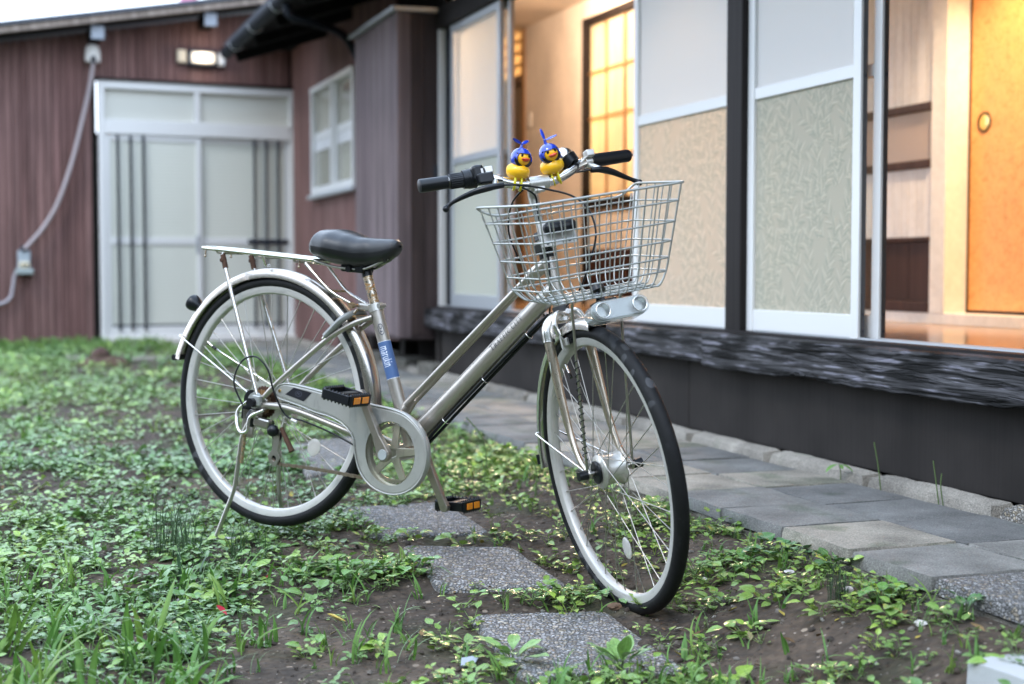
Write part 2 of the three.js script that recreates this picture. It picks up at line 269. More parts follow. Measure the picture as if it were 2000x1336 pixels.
M.frostThin = phy({ roughness: 0.95, transmission: 0.75, thickness: 0, color: lin(0.86, 0.85, 0.82), side: THREE.DoubleSide });
M.frostGreen = phy({ roughness: 0.95, transmission: 0.45, thickness: 0, color: lin(0.50, 0.52, 0.44), side: THREE.DoubleSide });
M.paper = phy({ map: grainMap, roughness: 1, transmission: 0.6, thickness: 0, color: lin(1, 0.95, 0.82), side: THREE.DoubleSide });
M.glass = phy({ roughness: 0.04, transmission: 1, thickness: 0, color: lin(0.95, 0.97, 0.96) });
const goldMap = tex(512, 512, (u, v) => { const a = fbm(u * 20, v * 20, 3, 20, 20, 4), r = Math.abs(fbm(u * 26, v * 26, 3, 26, 26, 14) - 0.5) < 0.045 ? 1 : 0, k = 0.86 + 0.12 * a - 0.07 * r; return [k, k * 0.985, k * (0.94 - 0.06 * r)]; }, true, 1.4, 1.4);
M.fusuma = std({ map: goldMap, roughness: 0.5, color: lin(1.0, 0.50, 0.20) });
M.brass = std({ color: lin(0.75, 0.52, 0.2), metalness: 1, roughness: 0.25 });

// a sash: frame bars, two panes and a middle rail
function sash(parent, x0, x1, y0, y1, z, midY, upper, lower, frameMat, st = 0.045, dep = 0.028, railH = 0.043, botH = 0.08) {
  const s = new THREE.Group(); s.name = 'sliding_door'; parent.add(s);
  part('stile', bx(x0, x0 + st, y0, y1, z - dep, z, 0.003), frameMat, s); part('stile', bx(x1 - st, x1, y0, y1, z - dep, z, 0.003), frameMat, s);
  part('bottom_rail', bx(x0 + st, x1 - st, y0, y0 + botH, z - dep + 0.003, z - 0.003, 0.003), frameMat, s);
  part('mid_rail', bx(x0 + st, x1 - st, midY, midY + railH, z - dep + 0.003, z - 0.003, 0.003), frameMat, s);
  part('top_rail', bx(x0 + st, x1 - st, y1 - 0.045, y1, z - dep + 0.003, z - 0.003, 0.003), frameMat, s);
  part('upper_pane', bx(x0 + st, x1 - st, midY + railH, y1 - 0.045, z - dep * 0.6, z - dep * 0.6 + 0.004), upper, s);
  part('lower_pane', bx(x0 + st, x1 - st, y0 + botH, midY, z - dep * 0.6, z - dep * 0.6 + 0.004), lower, s); return s;
}

// ---------------------------------------------------------------- the long house
const house = tag(thing('wooden_house', HOUSE, TH), 'long old wooden house with frosted sliding doors and warm lit rooms', 'house');
{
  const H = house, FL = 0.545;
  // weathered sill beam: a real, uneven front face in two lengths
  const beam = (x0, x1, y0, y1, z0, z1, s) => {
    const nx = Math.round((x1 - x0) / 0.009), ny = 22, P = [], UV = [], I = [];
    const prof = [[y1, z0], [y1, z1 - 0.01]]; for (let j = 0; j <= ny; j++) prof.push([mix(y1 - 0.004, y0, j / ny), z1]); prof.push([y0, z0]);
    for (let i = 0; i <= nx; i++) { const x = mix(x0, x1, i / nx); prof.forEach(([y, z], j) => {
      const f = j >= 2 && j < prof.length - 1 ? 1 : 0, ring = fbm(x * 1.2 + s, y * 40 + s, 3, 1e6, 1e6, 3), crack = sm(0.045, 0, Math.abs(fbm(x * 0.7 + s * 2, y * 17 + 0.5 * vn(x * 1.7, s), 2, 1e6, 1e6, 8) - 0.5)), chip = sm(0.62, 0.8, vn(x * 5 + s, y * 12));
      const low = j >= prof.length - 4 ? 1 : 0; const bite = low * sm(0.45, 0.8, vn(x * 3.1 + s, 9)) * 0.016 + low * 0.006 * vn(x * 30, s);
      P.push(x, y + (low ? bite : 0) + (j < 3 ? 0.0025 * (vn(x * 9 + s, 3) - 0.5) : 0), z + f * (0.0035 * (ring - 0.5) - 0.007 * crack - 0.003 * chip)); UV.push(y * 1.0 + z, x);
    }); }
    const m = prof.length; for (let i = 0; i < nx; i++) for (let j = 0; j < m - 1; j++) { const a = i * m + j; I.push(a, a + 1, a + m, a + 1, a + m + 1, a + m); }
    const g = new THREE.BufferGeometry(); g.setAttribute('position', new THREE.Float32BufferAttribute(P, 3)); g.setAttribute('uv', new THREE.Float32BufferAttribute(UV, 2)); g.setIndex(I); g.computeVertexNormals(); return g;
  };
  const charMap = tex(512, 512, (u, v) => { const g = fbm(u * 90, v * 5, 5, 90, 5, 1), b = fbm(u * 6, v * 8, 4, 6, 8, 5), w = sm(0.56, 0.70, fbm(u * 60, v * 9, 4, 60, 9, 61)) * sm(0.40, 0.6, b), d = sm(0.50, 0.36, fbm(u * 44, v * 6, 4, 44, 6, 81)); const k = 0.10 + 0.30 * g + 0.22 * (b - 0.5) + w * 0.22 - 0.16 * d; return [k * 0.99, k * 0.99, k * (1.02 + 0.05 * w)]; }, true, 2.2, 0.9);
  M.charred = phy({ specularIntensity: 0.35, map: charMap, bumpMap: tex(512, 1024, (u, v) => { const w = fbm(u * 5, v * 6, 3, 5, 6, 3) * 0.05; return 0.5 * fbm((u + w) * 80, v * 6, 5, 80, 6, 1) + 0.3 * fbm(u * 30, v * 9, 4, 30, 9, 44) + 0.3 * sm(0.0, 0.07, Math.abs(fbm((u + w) * 26, v * 5, 4, 26, 5, 81) - 0.5)); }, false, 2.2, 0.9), bumpScale: 0.009, roughness: 0.66, color: lin(1.0, 0.98, 0.99) });
  part('sill_beam', beam(-3.83, -0.052, 0.432, 0.560, 0.0, 0.118, 3), M.charred, H); part('sill_beam', beam(-0.048, 3.6, 0.430, 0.562, 0.0, 0.124, 11), M.charred, H);
  part('door_track', bx(-3.83, 3.6, 0.555, 0.572, -0.085, 0.045, 0.002), M.darkWood, H); part('track_rail', bx(-3.83, 3.6, 0.568, 0.578, -0.022, -0.008), M.alu, H); part('track_rail', bx(-3.83, 3.6, 0.568, 0.578, -0.066, -0.052), M.alu, H);
  // boards under the floor
  for (const [a, b] of [[-3.8, -0.302], [-0.298, 3.6]]) part('foundation_board', bx(a, b, 0.168, 0.44, 0.02, 0.05, 0.003), M.foundation, H);
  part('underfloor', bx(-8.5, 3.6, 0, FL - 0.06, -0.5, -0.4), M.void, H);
  for (const x of [-3.7, -4.6, -5.5, -6.5]) part('floor_post', bx(x - 0.05, x + 0.05, 0.1, 0.45, -0.05, 0.05, 0.004), M.darkWood, H);
  for (const x of [-3.72, -4.35, -5.0]) part('footing_stone', new RoundedBoxGeometry(0.34, 0.12, 0.2, 2, 0.02).translate(x, 0.16, 0.05), M.conc, H);
  // post, lintel, transom
  part('post', bx(-0.064, 0.058, 0.56, 2.32, -0.10, 0.020, 0.006), M.darkWood, H); part('post', bx(2.62, 2.74, 0.56, 2.32, -0.10, 0.02, 0.006), M.darkWood, H);
  part('lintel', bx(-3.83, 3.6, 2.300, 2.43, -0.10, 0.030, 0.004), M.darkWood, H); part('upper_beam', bx(-3.83, 3.6, 2.80, 2.95, -0.10, 0.03, 0.004), M.darkWood, H);
  for (let i = 0; i < 7; i++) { const x = -3.72 + i * 1.05; part('transom_post', bx(x - 0.04, x + 0.0, 2.43, 2.80, -0.08, 0.01, 0.003), M.darkWood, H); part('transom_pane', bx(x, x + 1.01, 2.43, 2.80, -0.04, -0.036), M.frostThin, H); }
  part('door_jamb', bx(-3.862, -3.80, 0.56, 2.335, -0.02, 0.022, 0.003), M.aluWhite, H); part('door_jamb', bx(-3.79, -3.70, 0.56, 2.30, -0.09, -0.03, 0.003), M.blackMetal, H);
  // sliding doors
  sash(H, -3.665, -2.745, 0.572, 2.30, -0.005, 1.445, M.frostThin, M.frostGreen, M.alu); sash(H, -3.60, -2.69, 0.572, 2.30, -0.048, 1.445, M.glass, M.glass, M.alu);
  sash(H, -0.962, -0.064, 0.572, 2.30, -0.005, 1.428, M.frost, M.frostLeaf, M.aluWhite);
  M.frostLeaf2 = phy({ map: leafCol, bumpMap: leafBump, bumpScale: 0.0018, roughness: 0.97, transmission: 0.42, thickness: 0, color: lin(0.80, 0.80, 0.72), side: THREE.DoubleSide });
  sash(H, 0.060, 0.800, 0.572, 2.30, -0.005, 1.428, M.frost, M.frostLeaf2, M.aluWhite); 
  { const s = sash(H, 0.095, 0.850, 0.572, 2.30, -0.050, 1.428, M.glass, M.glass, M.aluWhite); for (const [x, z] of [[0.8005, -0.019], [0.8505, -0.064]]) { part('edge_strip', bx(x - 0.0004, x + 0.0022, 0.58, 2.29, z - 0.011, z + 0.005), M.aluDark, s); for (const y of [0.60, 0.655, 1.43, 2.2]) part('screw', new THREE.CylinderGeometry(0.004, 0.004, 0.004, 10).rotateZ(Math.PI / 2).translate(x + 0.003, y, z - 0.003), M.blackMetal, s); } }
  sash(H, 1.69, 2.62, 0.572, 2.30, -0.005, 1.428, M.frost, M.frostLeaf, M.aluWhite); sash(H, 2.74, 3.58, 0.572, 2.30, -0.005, 1.428, M.frost, M.frostLeaf, M.aluWhite);
  // corridor behind the doors
  part('floor', bx(-8.4, 3.6, FL - 0.05, FL, -1.6, -0.09), M.floor, H); part('ceiling', bx(-8.4, 3.6, 2.80, 2.86, -4.3, -0.10), M.plaster, H);
  part('end_wall', bx(-8.46, -8.4, FL, 2.85, -4.3, -0.05), M.plaster, H); part('end_wall', bx(3.6, 3.68, 0.1, 2.95, -4.3, 0.0), M.plaster, H);
  const zb = -1.5;
  part('inner_wall', bx(-6.36, -5.10, FL, 2.80, zb - 0.1, zb), M.plaster, H); part('inner_wall', bx(-3.30, -1.72, FL, 2.80, zb - 0.1, zb), M.plaster, H); part('inner_wall', bx(-8.4, -7.3, FL, 2.8, zb - 0.1, zb), M.plaster, H);
  part('inner_wall', bx(-5.10, -3.30, 2.66, 2.80, zb - 0.1, zb), M.plaster, H); part('inner_wall', bx(-5.04, -3.34, 0.95, 1.25, zb - 0.06, zb - 0.01), M.plaster, H);
  part('light_switch', bx(-6.29, -6.21, 1.97, 2.09, zb, zb + 0.012, 0.004), M.whitePaint, H);
  part('skirting', bx(-6.36, -1.72, FL, FL + 0.06, zb, zb + 0.012, 0.002), M.whitePaint, H);
  { // paper screen lit from behind
    const s = new THREE.Group(); s.name = 'paper_screen'; H.add(s);
    for (const [a, b] of [[-5.10, -5.035], [-3.34, -3.28]]) part('frame_post', bx(a, b, FL, 2.66, zb - 0.06, zb + 0.02, 0.003), M.darkWood, s);
    part('frame_rail', bx(-5.035, -3.34, 1.25, 1.318, zb - 0.05, zb + 0.012, 0.003), M.darkWood, s); part('frame_rail', bx(-5.035, -3.34, 2.60, 2.66, zb - 0.05, zb + 0.01, 0.003), M.darkWood, s);
    for (const y of [1.62, 1.915, 2.25]) part('lattice_bar', bx(-5.035, -3.34, y - 0.008, y + 0.008, zb - 0.022, zb - 0.008), M.lattice ??= boardMat(0.5, 0.3, 0.15), s);
    for (const x of [-4.72, -4.40, -4.06, -3.72]) part('lattice_bar', bx(x - 0.008, x + 0.008, 1.318, 2.60, zb - 0.024, zb - 0.009), M.lattice, s);
    for (let i = 0; i < 5; i++) { const xs = [-5.035, -4.72, -4.40, -4.06, -3.72, -3.34]; part('paper_pane', bx(xs[i], xs[i + 1], 1.318, 2.60, zb - 0.030, zb - 0.027), M.paper, s); }
    for (let i = 0; i < 6; i++) part('low_board', bx(-5.035 + i * 0.282, -5.035 + i * 0.282 + 0.279, FL, 0.955, zb - 0.04, zb - 0.01, 0.002), M.redWood ??= boardMat(0.075, 0.038, 0.032, 0.5), s);
  }
  { // far screen at the end of the corridor
    const s = new THREE.Group(); s.name = 'far_screen'; H.add(s);
    part('frame_post', bx(-6.42, -6.36, FL, 2.80, zb - 0.06, zb + 0.015, 0.003), M.lattice, s); part('frame_post', bx(-7.36, -7.30, FL, 2.80, zb - 0.06, zb + 0.015, 0.003), M.lattice, s);
    part('frame_rail', bx(-7.30, -6.42, 2.36, 2.43, zb - 0.05, zb + 0.01, 0.003), boardMat(0.30, 0.22, 0.16), s); for (const y of [2.52, 2.62, 2.72]) part('lattice_bar', bx(-7.30, -6.42, y - 0.01, y + 0.01, zb - 0.02, zb - 0.005), M.lattice, s);
    part('paper_pane', bx(-7.30, -6.42, 2.43, 2.80, zb - 0.03, zb - 0.027), M.paper, s); part('lower_panel', bx(-7.30, -6.42, FL, 2.36, zb - 0.04, zb - 0.03), boardMat(0.42, 0.34, 0.25), s);
  }
  { // lattice door with dark rails and a low dark board
    const s = new THREE.Group(); s.name = 'lattice_door'; H.add(s); const a = -1.72, b = -0.868;
    for (const [y0, y1] of [[1.552, 1.59], [1.282, 1.322], [0.935, 0.956], [0.598, 0.648]]) part('dark_rail', bx(a, b, y0, y1, zb - 0.03, zb + 0.012, 0.003), M.redWood, s);
    for (let i = 0; i < 14; i++) { const x = a + i * (b - a) / 14; part('upper_slat', bx(x + 0.001, x + (b - a) / 14 - 0.001, 1.59, 2.80, zb - 0.02, zb - 0.004, 0.002), M.slatW ??= std({ map: plasterMap, roughness: 0.7, color: lin(0.82, 0.82, 0.83) }), s); part('lower_slat', bx(x + 0.001, x + (b - a) / 14 - 0.001, 0.956, 1.282, zb - 0.02, zb - 0.004, 0.002), M.slatW, s); }
    part('glass_pane', bx(a, b, 1.322, 1.552, zb - 0.014, zb - 0.011), phy({ roughness: 0.03, metalness: 0, color: lin(0.42, 0.34, 0.31), clearcoat: 1, clearcoatRoughness: 0.03 }), s);
    for (let i = 0; i < 5; i++) part('low_board', bx(a + i * 0.1704, a + i * 0.1704 + 0.1684, 0.648, 0.935, zb - 0.02, zb - 0.004, 0.002), M.redWood, s);
    part('door_sill', bx(a, 3.6, FL, 0.598, zb - 0.2, zb + 0.004, 0.003), M.whitePaint, s);
  }
  // white pillar, then the gold paper door set back
  part('white_pillar', bx(-0.866, -0.752, FL + 0.05, 2.80, zb - 0.3, zb + 0.006, 0.004), M.whitePaint, H);
  { const s = new THREE.Group(); s.name = 'paper_door'; H.add(s);
    part('door_panel', bx(-0.75, 0.14, 0.612, 2.5, zb - 0.15, zb - 0.12, 0.003), M.fusuma, s); part('door_panel', bx(0.16, 1.05, 0.612, 2.5, zb - 0.19, zb - 0.16, 0.003), M.fusuma, s); part('bottom_edge', bx(-0.75, 0.14, 0.599, 0.612, zb - 0.15, zb - 0.118), M.redWood, s); part('side_edge', bx(-0.7515, -0.737, 0.60, 2.5, zb - 0.150, zb - 0.1175), M.redWood, s);
    const h = part('handle_ring', new THREE.TorusGeometry(0.042, 0.006, 10, 32).translate(-0.64, 1.475, zb - 0.119), M.handle ??= std({ color: lin(0.05, 0.035, 0.02), roughness: 0.4, metalness: 0.6 }), s); part('handle_cup', new THREE.SphereGeometry(0.04, 24, 12).scale(1, 1, 0.12).translate(-0.64, 1.475, zb - 0.12), M.brass, s); }
  part('inner_lintel', bx(-0.752, 3.6, 2.5, 2.80, zb - 0.2, zb), M.whitePaint, H); part('inner_wall', bx(1.05, 3.6, 0.598, 2.5, zb - 0.2, zb - 0.02), M.plaster, H);
  // rooms behind
  part('back_wall', bx(-8.4, 3.6, 0.4, 2.85, -4.3, -4.2), M.plaster, H); part('room_floor', bx(-8.4, 3.6, FL - 0.06, FL - 0.01, -4.2, -1.6), M.floor, H); part('room_wall', bx(-3.28, -3.18, FL, 2.8, -4.2, zb - 0.1), M.plaster, H); part('room_wall', bx(-8.0, -7.9, FL, 2.8, -4.2, zb - 0.1), M.plaster, H);
  // wall with the window, and the shutter box
  const wz = 0.0;
  const wall = (x0, x1, y0, y1, z0, z1, mats, step, name = 'wall_board') => { const n = Math.round((x1 - x0) / step), w = (x1 - x0) / n; for (let i = 0; i < n; i++) part(name, bx(x0 + i * w + 0.0015, x0 + (i + 1) * w - 0.0015, y0, y1, z0, z1, 0.004), mats[Math.floor(hash(i, 5 + Math.round(x0 * 10)) * mats.length)], H); };
  part('wall_backing', bx(-8.72, -7.62, 0.14, 3.1, -0.1, -0.02), M.void, H); part('wall_backing', bx(-6.05, -3.80, 0.42, 3.1, -0.1, -0.02), M.void, H); part('wall_backing', bx(-7.62, -6.05, 0.14, 1.44, -0.1, -0.02), M.void, H); part('wall_backing', bx(-7.62, -6.05, 2.38, 3.1, -0.1, -0.02), M.void, H);
  wall(-8.70, -7.62, 0.16, 3.05, -0.02, wz, M.boards, 0.18); wall(-7.62, -6.05, 0.16, 1.44, -0.02, wz, M.boards, 0.175); wall(-6.05, -4.90, 0.30, 3.05, -0.02, wz, M.boards, 0.19); wall(-7.62, -6.05, 2.38, 3.05, -0.02, wz, M.boards, 0.175);
  { const s = new THREE.Group(); s.name = 'window'; H.add(s);
    part('window_sill', bx(-7.68, -5.98, 1.415, 1.45, -0.02, 0.07, 0.004), M.alu, s); part('window_head', bx(-7.62, -6.05, 2.335, 2.38, -0.02, 0.05, 0.004), M.aluWhite, s); part('window_frame', bx(-7.62, -7.575, 1.45, 2.335, -0.02, 0.045, 0.004), M.aluWhite, s); part('window_frame', bx(-6.09, -6.05, 1.45, 2.335, -0.02, 0.045, 0.004), M.aluWhite, s); part('bottom_rail', bx(-7.575, -6.09, 1.45, 1.515, -0.015, 0.03, 0.003), M.aluWhite, s);
    for (const [x, z] of [[-6.86, 0.02], [-6.80, 0.0]]) part('window_stile', bx(x, x + 0.05, 1.515, 2.335, z - 0.02, z + 0.02, 0.003), M.aluWhite, s);
    part('window_pane', bx(-7.575, -6.86, 1.515, 2.335, -0.002, 0.002), M.winPane ??= phy({ map: plasterMap, roughness: 0.25, color: lin(0.36, 0.34, 0.26), clearcoat: 1, clearcoatRoughness: 0.08 }), s); part('window_pane', bx(-6.80, -6.09, 1.515, 2.335, -0.012, -0.008), M.winPane, s);
    for (const [x0, x1, z] of [[-7.575, -6.86, 0.003], [-6.80, -6.09, -0.007]]) { part('inner_rail', bx(x0, x1, 1.925, 1.985, z, z + 0.004), M.aluWhite, s); part('curtain', bx(x0, x1, 1.83, 1.92, z, z + 0.003), M.slatW, s); }
  }
  part('shutter_box_core', bx(-4.955, -3.845, 0.39, 2.40, 0.0, 0.268), M.darkBoards[0], H); wall(-4.96, -3.84, 0.375, 2.395, 0.268, 0.284, M.boxBoards, 0.0666, 'box_slat');
  part('corner_trim', bx(-3.846, -3.832, 0.372, 2.42, 0.20, 0.288, 0.003), M.boxBoards[0], H); for (const [z0, z1] of [[0.02, 0.108], [0.110, 0.198]]) part('side_board', bx(-3.846, -3.835, 0.39, 2.42, z0, z1, 0.003), M.darkBoards[z0 > 0.1 ? 0 : 1], H); part('side_latch', bx(-3.836, -3.826, 1.30, 1.46, 0.012, 0.05, 0.004), M.blackMetal, H);
  part('box_roof', bx(-5.02, -3.80, 2.405, 2.432, -0.01, 0.325, 0.006), M.alu, H); part('box_floor', bx(-4.96, -3.84, 0.36, 0.39, 0.0, 0.284, 0.004), M.darkBoards[1], H);
  // eave: boards rising to the wall, rafters, fascia, gutter
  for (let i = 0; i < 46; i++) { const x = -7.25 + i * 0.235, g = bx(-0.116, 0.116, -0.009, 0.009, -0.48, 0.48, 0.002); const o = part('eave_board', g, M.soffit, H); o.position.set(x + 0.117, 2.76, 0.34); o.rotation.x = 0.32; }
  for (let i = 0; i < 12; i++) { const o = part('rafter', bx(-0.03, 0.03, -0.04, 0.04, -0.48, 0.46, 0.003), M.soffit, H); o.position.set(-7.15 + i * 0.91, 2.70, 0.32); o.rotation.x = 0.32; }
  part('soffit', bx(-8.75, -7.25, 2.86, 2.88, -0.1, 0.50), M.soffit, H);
  { const gx0 = -7.22, gx1 = 3.7, sh = []; for (let k = 0; k <= 10; k++) { const a = Math.PI + (k / 10) * Math.PI; sh.push([Math.cos(a) * 0.052, Math.sin(a) * 0.052]); } for (let k = 10; k >= 0; k--) { const a = Math.PI + (k / 10) * Math.PI; sh.push([Math.cos(a) * 0.047, Math.sin(a) * 0.047]); }
    part('gutter', extrude(sh, gx1 - gx0).rotateY(Math.PI / 2).translate(gx0, 2.60, 0.83), M.gutter ??= phy({ color: lin(0.012, 0.015, 0.020), roughness: 0.65, specularIntensity: 0.22 }), H); part('gutter_end', new THREE.CylinderGeometry(0.052, 0.052, 0.006, 20).rotateZ(Math.PI / 2).translate(gx0, 2.60, 0.83), M.gutter, H);
    for (let i = 0; i < 7; i++) part('gutter_bracket', new THREE.TorusGeometry(0.054, 0.005, 6, 14, Math.PI).rotateZ(Math.PI).rotateY(Math.PI / 2).translate(-6.7 + i * 0.9, 2.60, 0.83), M.alu, H);
    part('downpipe', tube([[-4.62, 2.55, 0.83], [-4.62, 2.47, 0.80], [-4.68, 2.44, 0.62], [-5.0, 2.43, 0.36], [-5.12, 2.36, 0.26], [-5.13, 2.0, 0.10]], 0.028, 40, 10), M.gutter, H); }
  part('fascia', bx(-7.2, 3.7, 2.59, 2.69, 0.755, 0.78, 0.004), M.soffit, H);
  { const o = part('roof', bx(-7.28, 3.75, 0, 0.05, -3.0, 0.52), M.metalRoof, H); o.position.set(0, 2.80, 0.33); o.rotation.x = 0.32; }
}
// lamps of the rooms, each a paper globe with its light inside
function roomLamp(name, x, y, z, r, power, color, label) {
  const p = fromHouse(x, z, y), t = tag(thing(name, [p.x, 0, p.z], TH), label, 'ceiling lamp');
  part('lamp_globe', new THREE.SphereGeometry(r, 20, 14).translate(0, y, 0), std({ color: lin(0.9, 0.8, 0.6), roughness: 1, emissive: color, emissiveIntensity: 2.5 }), t); part('lamp_cord', bar([0, y + r, 0], [0, 2.80, 0], 0.004), M.blackMetal, t);
  const l = new THREE.PointLight(color, power, 0, 2); l.position.set(0, y, 0); l.shadow.radius = r * 30; l.castShadow = true; t.add(l);
}
roomLamp('corridor_lamp', -4.25, 2.71, -0.80, 0.08, 7.5, new THREE.Color(1.0, 0.70, 0.49), 'round paper lamp under the corridor ceiling behind the half open sliding doors');
roomLamp('screen_lamp', -4.95, 2.05, -2.25, 0.15, 11, new THREE.Color(1.0, 0.66, 0.30), 'round paper lamp in the back room behind the glowing paper screen');
roomLamp('far_screen_lamp', -6.9, 2.55, -2.3, 0.12, 6, new THREE.Color(1.0, 0.55, 0.2), 'round paper lamp behind the far lattice screen of the corridor');
function spotLamp(x, y, z, aim, power, angle, pen, label) {                  // a small ceiling spotlight: housing, glowing lens and its light
  const p = fromHouse(x, z), t = tag(thing('ceiling_spotlight', [p.x, 0, p.z], TH), label, 'spotlight'), c = new THREE.Color(1.0, 0.70, 0.42);
  const dir = V(...aim).normalize(), q = new THREE.Quaternion().setFromUnitVectors(V(0, -1, 0), dir), o = V(0, y, 0), at = (g) => g.applyQuaternion(q).translate(o.x, o.y, o.z);
  part('spot_housing', at(new THREE.LatheGeometry([[0, 0.05], [0.034, 0.05], [0.036, -0.055], [0.0345, -0.055], [0.032, 0.0], [0, 0.0]].map((v) => new THREE.Vector2(...v)), 24)), M.blackMetal, t); part('spot_lens', at(new THREE.CylinderGeometry(0.031, 0.031, 0.004, 24).translate(0, -0.03, 0)), std({ color: lin(0.9, 0.8, 0.6), emissive: c, emissiveIntensity: 6 }), t);
  const l = new THREE.SpotLight(c, power, 0, angle, pen, 2); l.position.copy(o.clone().addScaledVector(dir, 0.045)); l.target.position.copy(o.clone().addScaledVector(dir, 2)); l.shadow.radius = 1.5; l.castShadow = true; t.add(l, l.target);
}
spotLamp(0.30, 2.74, -1.10, [-0.62, -1.45, -0.50], 17, 0.64, 0.5, 'small ceiling spotlight aimed at the gold paper door');
spotLamp(-0.50, 2.70, -1.15, [0.0, -1.62, 1.12], 13, 0.46, 0.5, 'small ceiling spotlight behind the golden glowing frosted pane');

// ---------------------------------------------------------------- the low building behind
const annex = tag(thing('wooden_annex', ANNEX, TA), 'low brown board building with a pale sliding entrance door and lean roof', 'building');
{
  const A = annex, roofY = (x) => 3.06 + 0.184 * (x + 1.0);               // under the sloping verge
  part('wall_backing', extrude([[-4.6, 0.1], [-1.80, 0.1], [-1.80, roofY(-1.80) - 0.01], [-4.6, roofY(-4.6) - 0.01]], 0.09).translate(0, 0, -0.12), M.void, A); part('wall_backing', extrude([[-1.80, 2.50], [0.02, 2.50], [0.02, roofY(0.02) - 0.01], [-1.80, roofY(-1.80) - 0.01]], 0.09).translate(0, 0, -0.121), M.void, A); part('side_wall', bx(0.0, 0.06, 0.1, 2.9, -3.0, -0.03), M.void, A);
  const n = 70; for (let i = 0; i < n; i++) {
    const w = 0.0672, x0 = -4.6 + i * w, x1 = x0 + w; if (x1 > 0.03) break; const over = x1 > -1.79 && x0 < 0.01, top = roofY(x0) + 0.02, bot = over ? 2.515 : 0.165;
    const b = part('wall_board', bx(x0 + 0.002, x1 - 0.002, bot, top, -0.022, 0.004, 0.006), M.boards[Math.floor(hash(i, 9) * 3)], A);
  }
  // entrance: frame, transom, two sliding leaves with black bars
  { const s = new THREE.Group(); s.name = 'entrance_door'; A.add(s); const W = M.aluWhite, L = -1.786, R = 0.012, C = -0.904;
    part('door_frame', bx(L, L + 0.05, 0.165, 2.494, -0.03, 0.05, 0.004), W, s); part('door_frame', bx(R - 0.05, R, 0.165, 2.494, -0.03, 0.05, 0.004), W, s); part('door_head', bx(L + 0.05, R - 0.05, 2.425, 2.494, -0.03, 0.048, 0.004), W, s); part('head_flashing', bx(L - 0.03, R + 0.03, 2.494, 2.518, -0.02, 0.07, 0.003), M.darkWood, s);
    part('transom_bar', bx(L + 0.05, R - 0.05, 2.02, 2.150, -0.03, 0.055, 0.004), W, s); part('transom_mullion', bx(C - 0.025, C + 0.025, 2.150, 2.425, -0.03, 0.04, 0.003), W, s);
    part('transom_pane', bx(L + 0.05, C - 0.025, 2.150, 2.425, -0.012, -0.006), M.annexPane ??= phy({ roughness: 0.5, color: lin(0.58, 0.58, 0.52), clearcoat: 0.4, clearcoatRoughness: 0.3 }), s); part('transom_pane', bx(C + 0.025, R - 0.05, 2.150, 2.425, -0.012, -0.006), M.annexPane, s);
    const rib = tex(8, 256, (u, v) => 0.5 + 0.5 * Math.cos(v * 64 * Math.PI * 2), false, 1, 0.5); M.ribbed = phy({ bumpMap: rib, bumpScale: 0.002, roughness: 0.5, color: lin(0.62, 0.63, 0.56), clearcoat: 0.3, clearcoatRoughness: 0.4 });
    for (const [a, b, z] of [[L + 0.05, C + 0.03, 0.03], [C - 0.03, R - 0.05, 0.0]]) {
      const leaf = new THREE.Group(); leaf.name = 'door_leaf'; s.add(leaf);
      const put = (nm, ...q) => { const m = part(nm, q[0], q[1], leaf); return m; };
      put('leaf_frame', [bx(a, a + 0.045, 0.19, 2.02, z - 0.02, z + 0.008, 0.003), bx(b - 0.045, b, 0.19, 2.02, z - 0.02, z + 0.008, 0.003), bx(a + 0.045, b - 0.045, 1.965, 2.02, z - 0.02, z + 0.006, 0.003), bx(a + 0.045, b - 0.045, 1.03, 1.095, z - 0.02, z + 0.006, 0.003), bx(a + 0.045, b - 0.045, 0.19, 0.285, z - 0.02, z + 0.006, 0.003)], W);
      put('leaf_panes', [bx(a + 0.045, b - 0.045, 1.095, 1.965, z - 0.012, z - 0.006), bx(a + 0.045, b - 0.045, 0.285, 1.03, z - 0.012, z - 0.006)], M.ribbed); put('kick_strip', bx(a + 0.045, b - 0.045, 0.285, 0.302, z - 0.004, z + 0.002), M.blackMetal);
    }
    for (const x of [-1.626, -1.512, -1.398, -0.379, -0.267, -0.154]) part('black_bar', bx(x - 0.012, x + 0.012, 0.25, 2.01, 0.042, 0.060, 0.003), M.blackMetal, s);
    part('lock_plate', bx(-0.44, -0.06, 1.045, 1.088, 0.0075, 0.038, 0.003), M.blackMetal, s); part('threshold', bx(L, R, 0.135, 0.19, -0.03, 0.09, 0.005), M.whitePaint, s); part('finger_pull', bx(-0.93, -0.90, 0.95, 1.12, 0.0385, 0.046, 0.004), M.alu, s);
  }
  // verge of the roof with its pale board, purlin ends and dark soffit
  const rot = Math.atan(0.184), put = (nm, w, h, d, m, x, dy, z) => { const o = part(nm, bx(-w / 2, w / 2, -h / 2, h / 2, -d / 2, d / 2, 0.004), m, A); o.position.set(x, roofY(x) + dy, z); o.rotation.z = rot; return o; };
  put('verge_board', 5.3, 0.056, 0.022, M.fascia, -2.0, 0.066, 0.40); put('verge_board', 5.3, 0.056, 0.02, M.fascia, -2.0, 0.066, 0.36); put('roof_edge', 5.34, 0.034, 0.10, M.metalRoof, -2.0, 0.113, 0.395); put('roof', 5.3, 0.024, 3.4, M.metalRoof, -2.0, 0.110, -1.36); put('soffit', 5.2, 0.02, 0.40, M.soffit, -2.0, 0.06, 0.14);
  for (let i = 0; i < 22; i++) { const x = -4.5 + i * 0.235, o = part('roof_seam', new THREE.CylinderGeometry(0.012, 0.012, 3.4, 8).rotateX(Math.PI / 2), M.metalRoof, A); o.position.set(x, roofY(x) + 0.127, -1.36); }
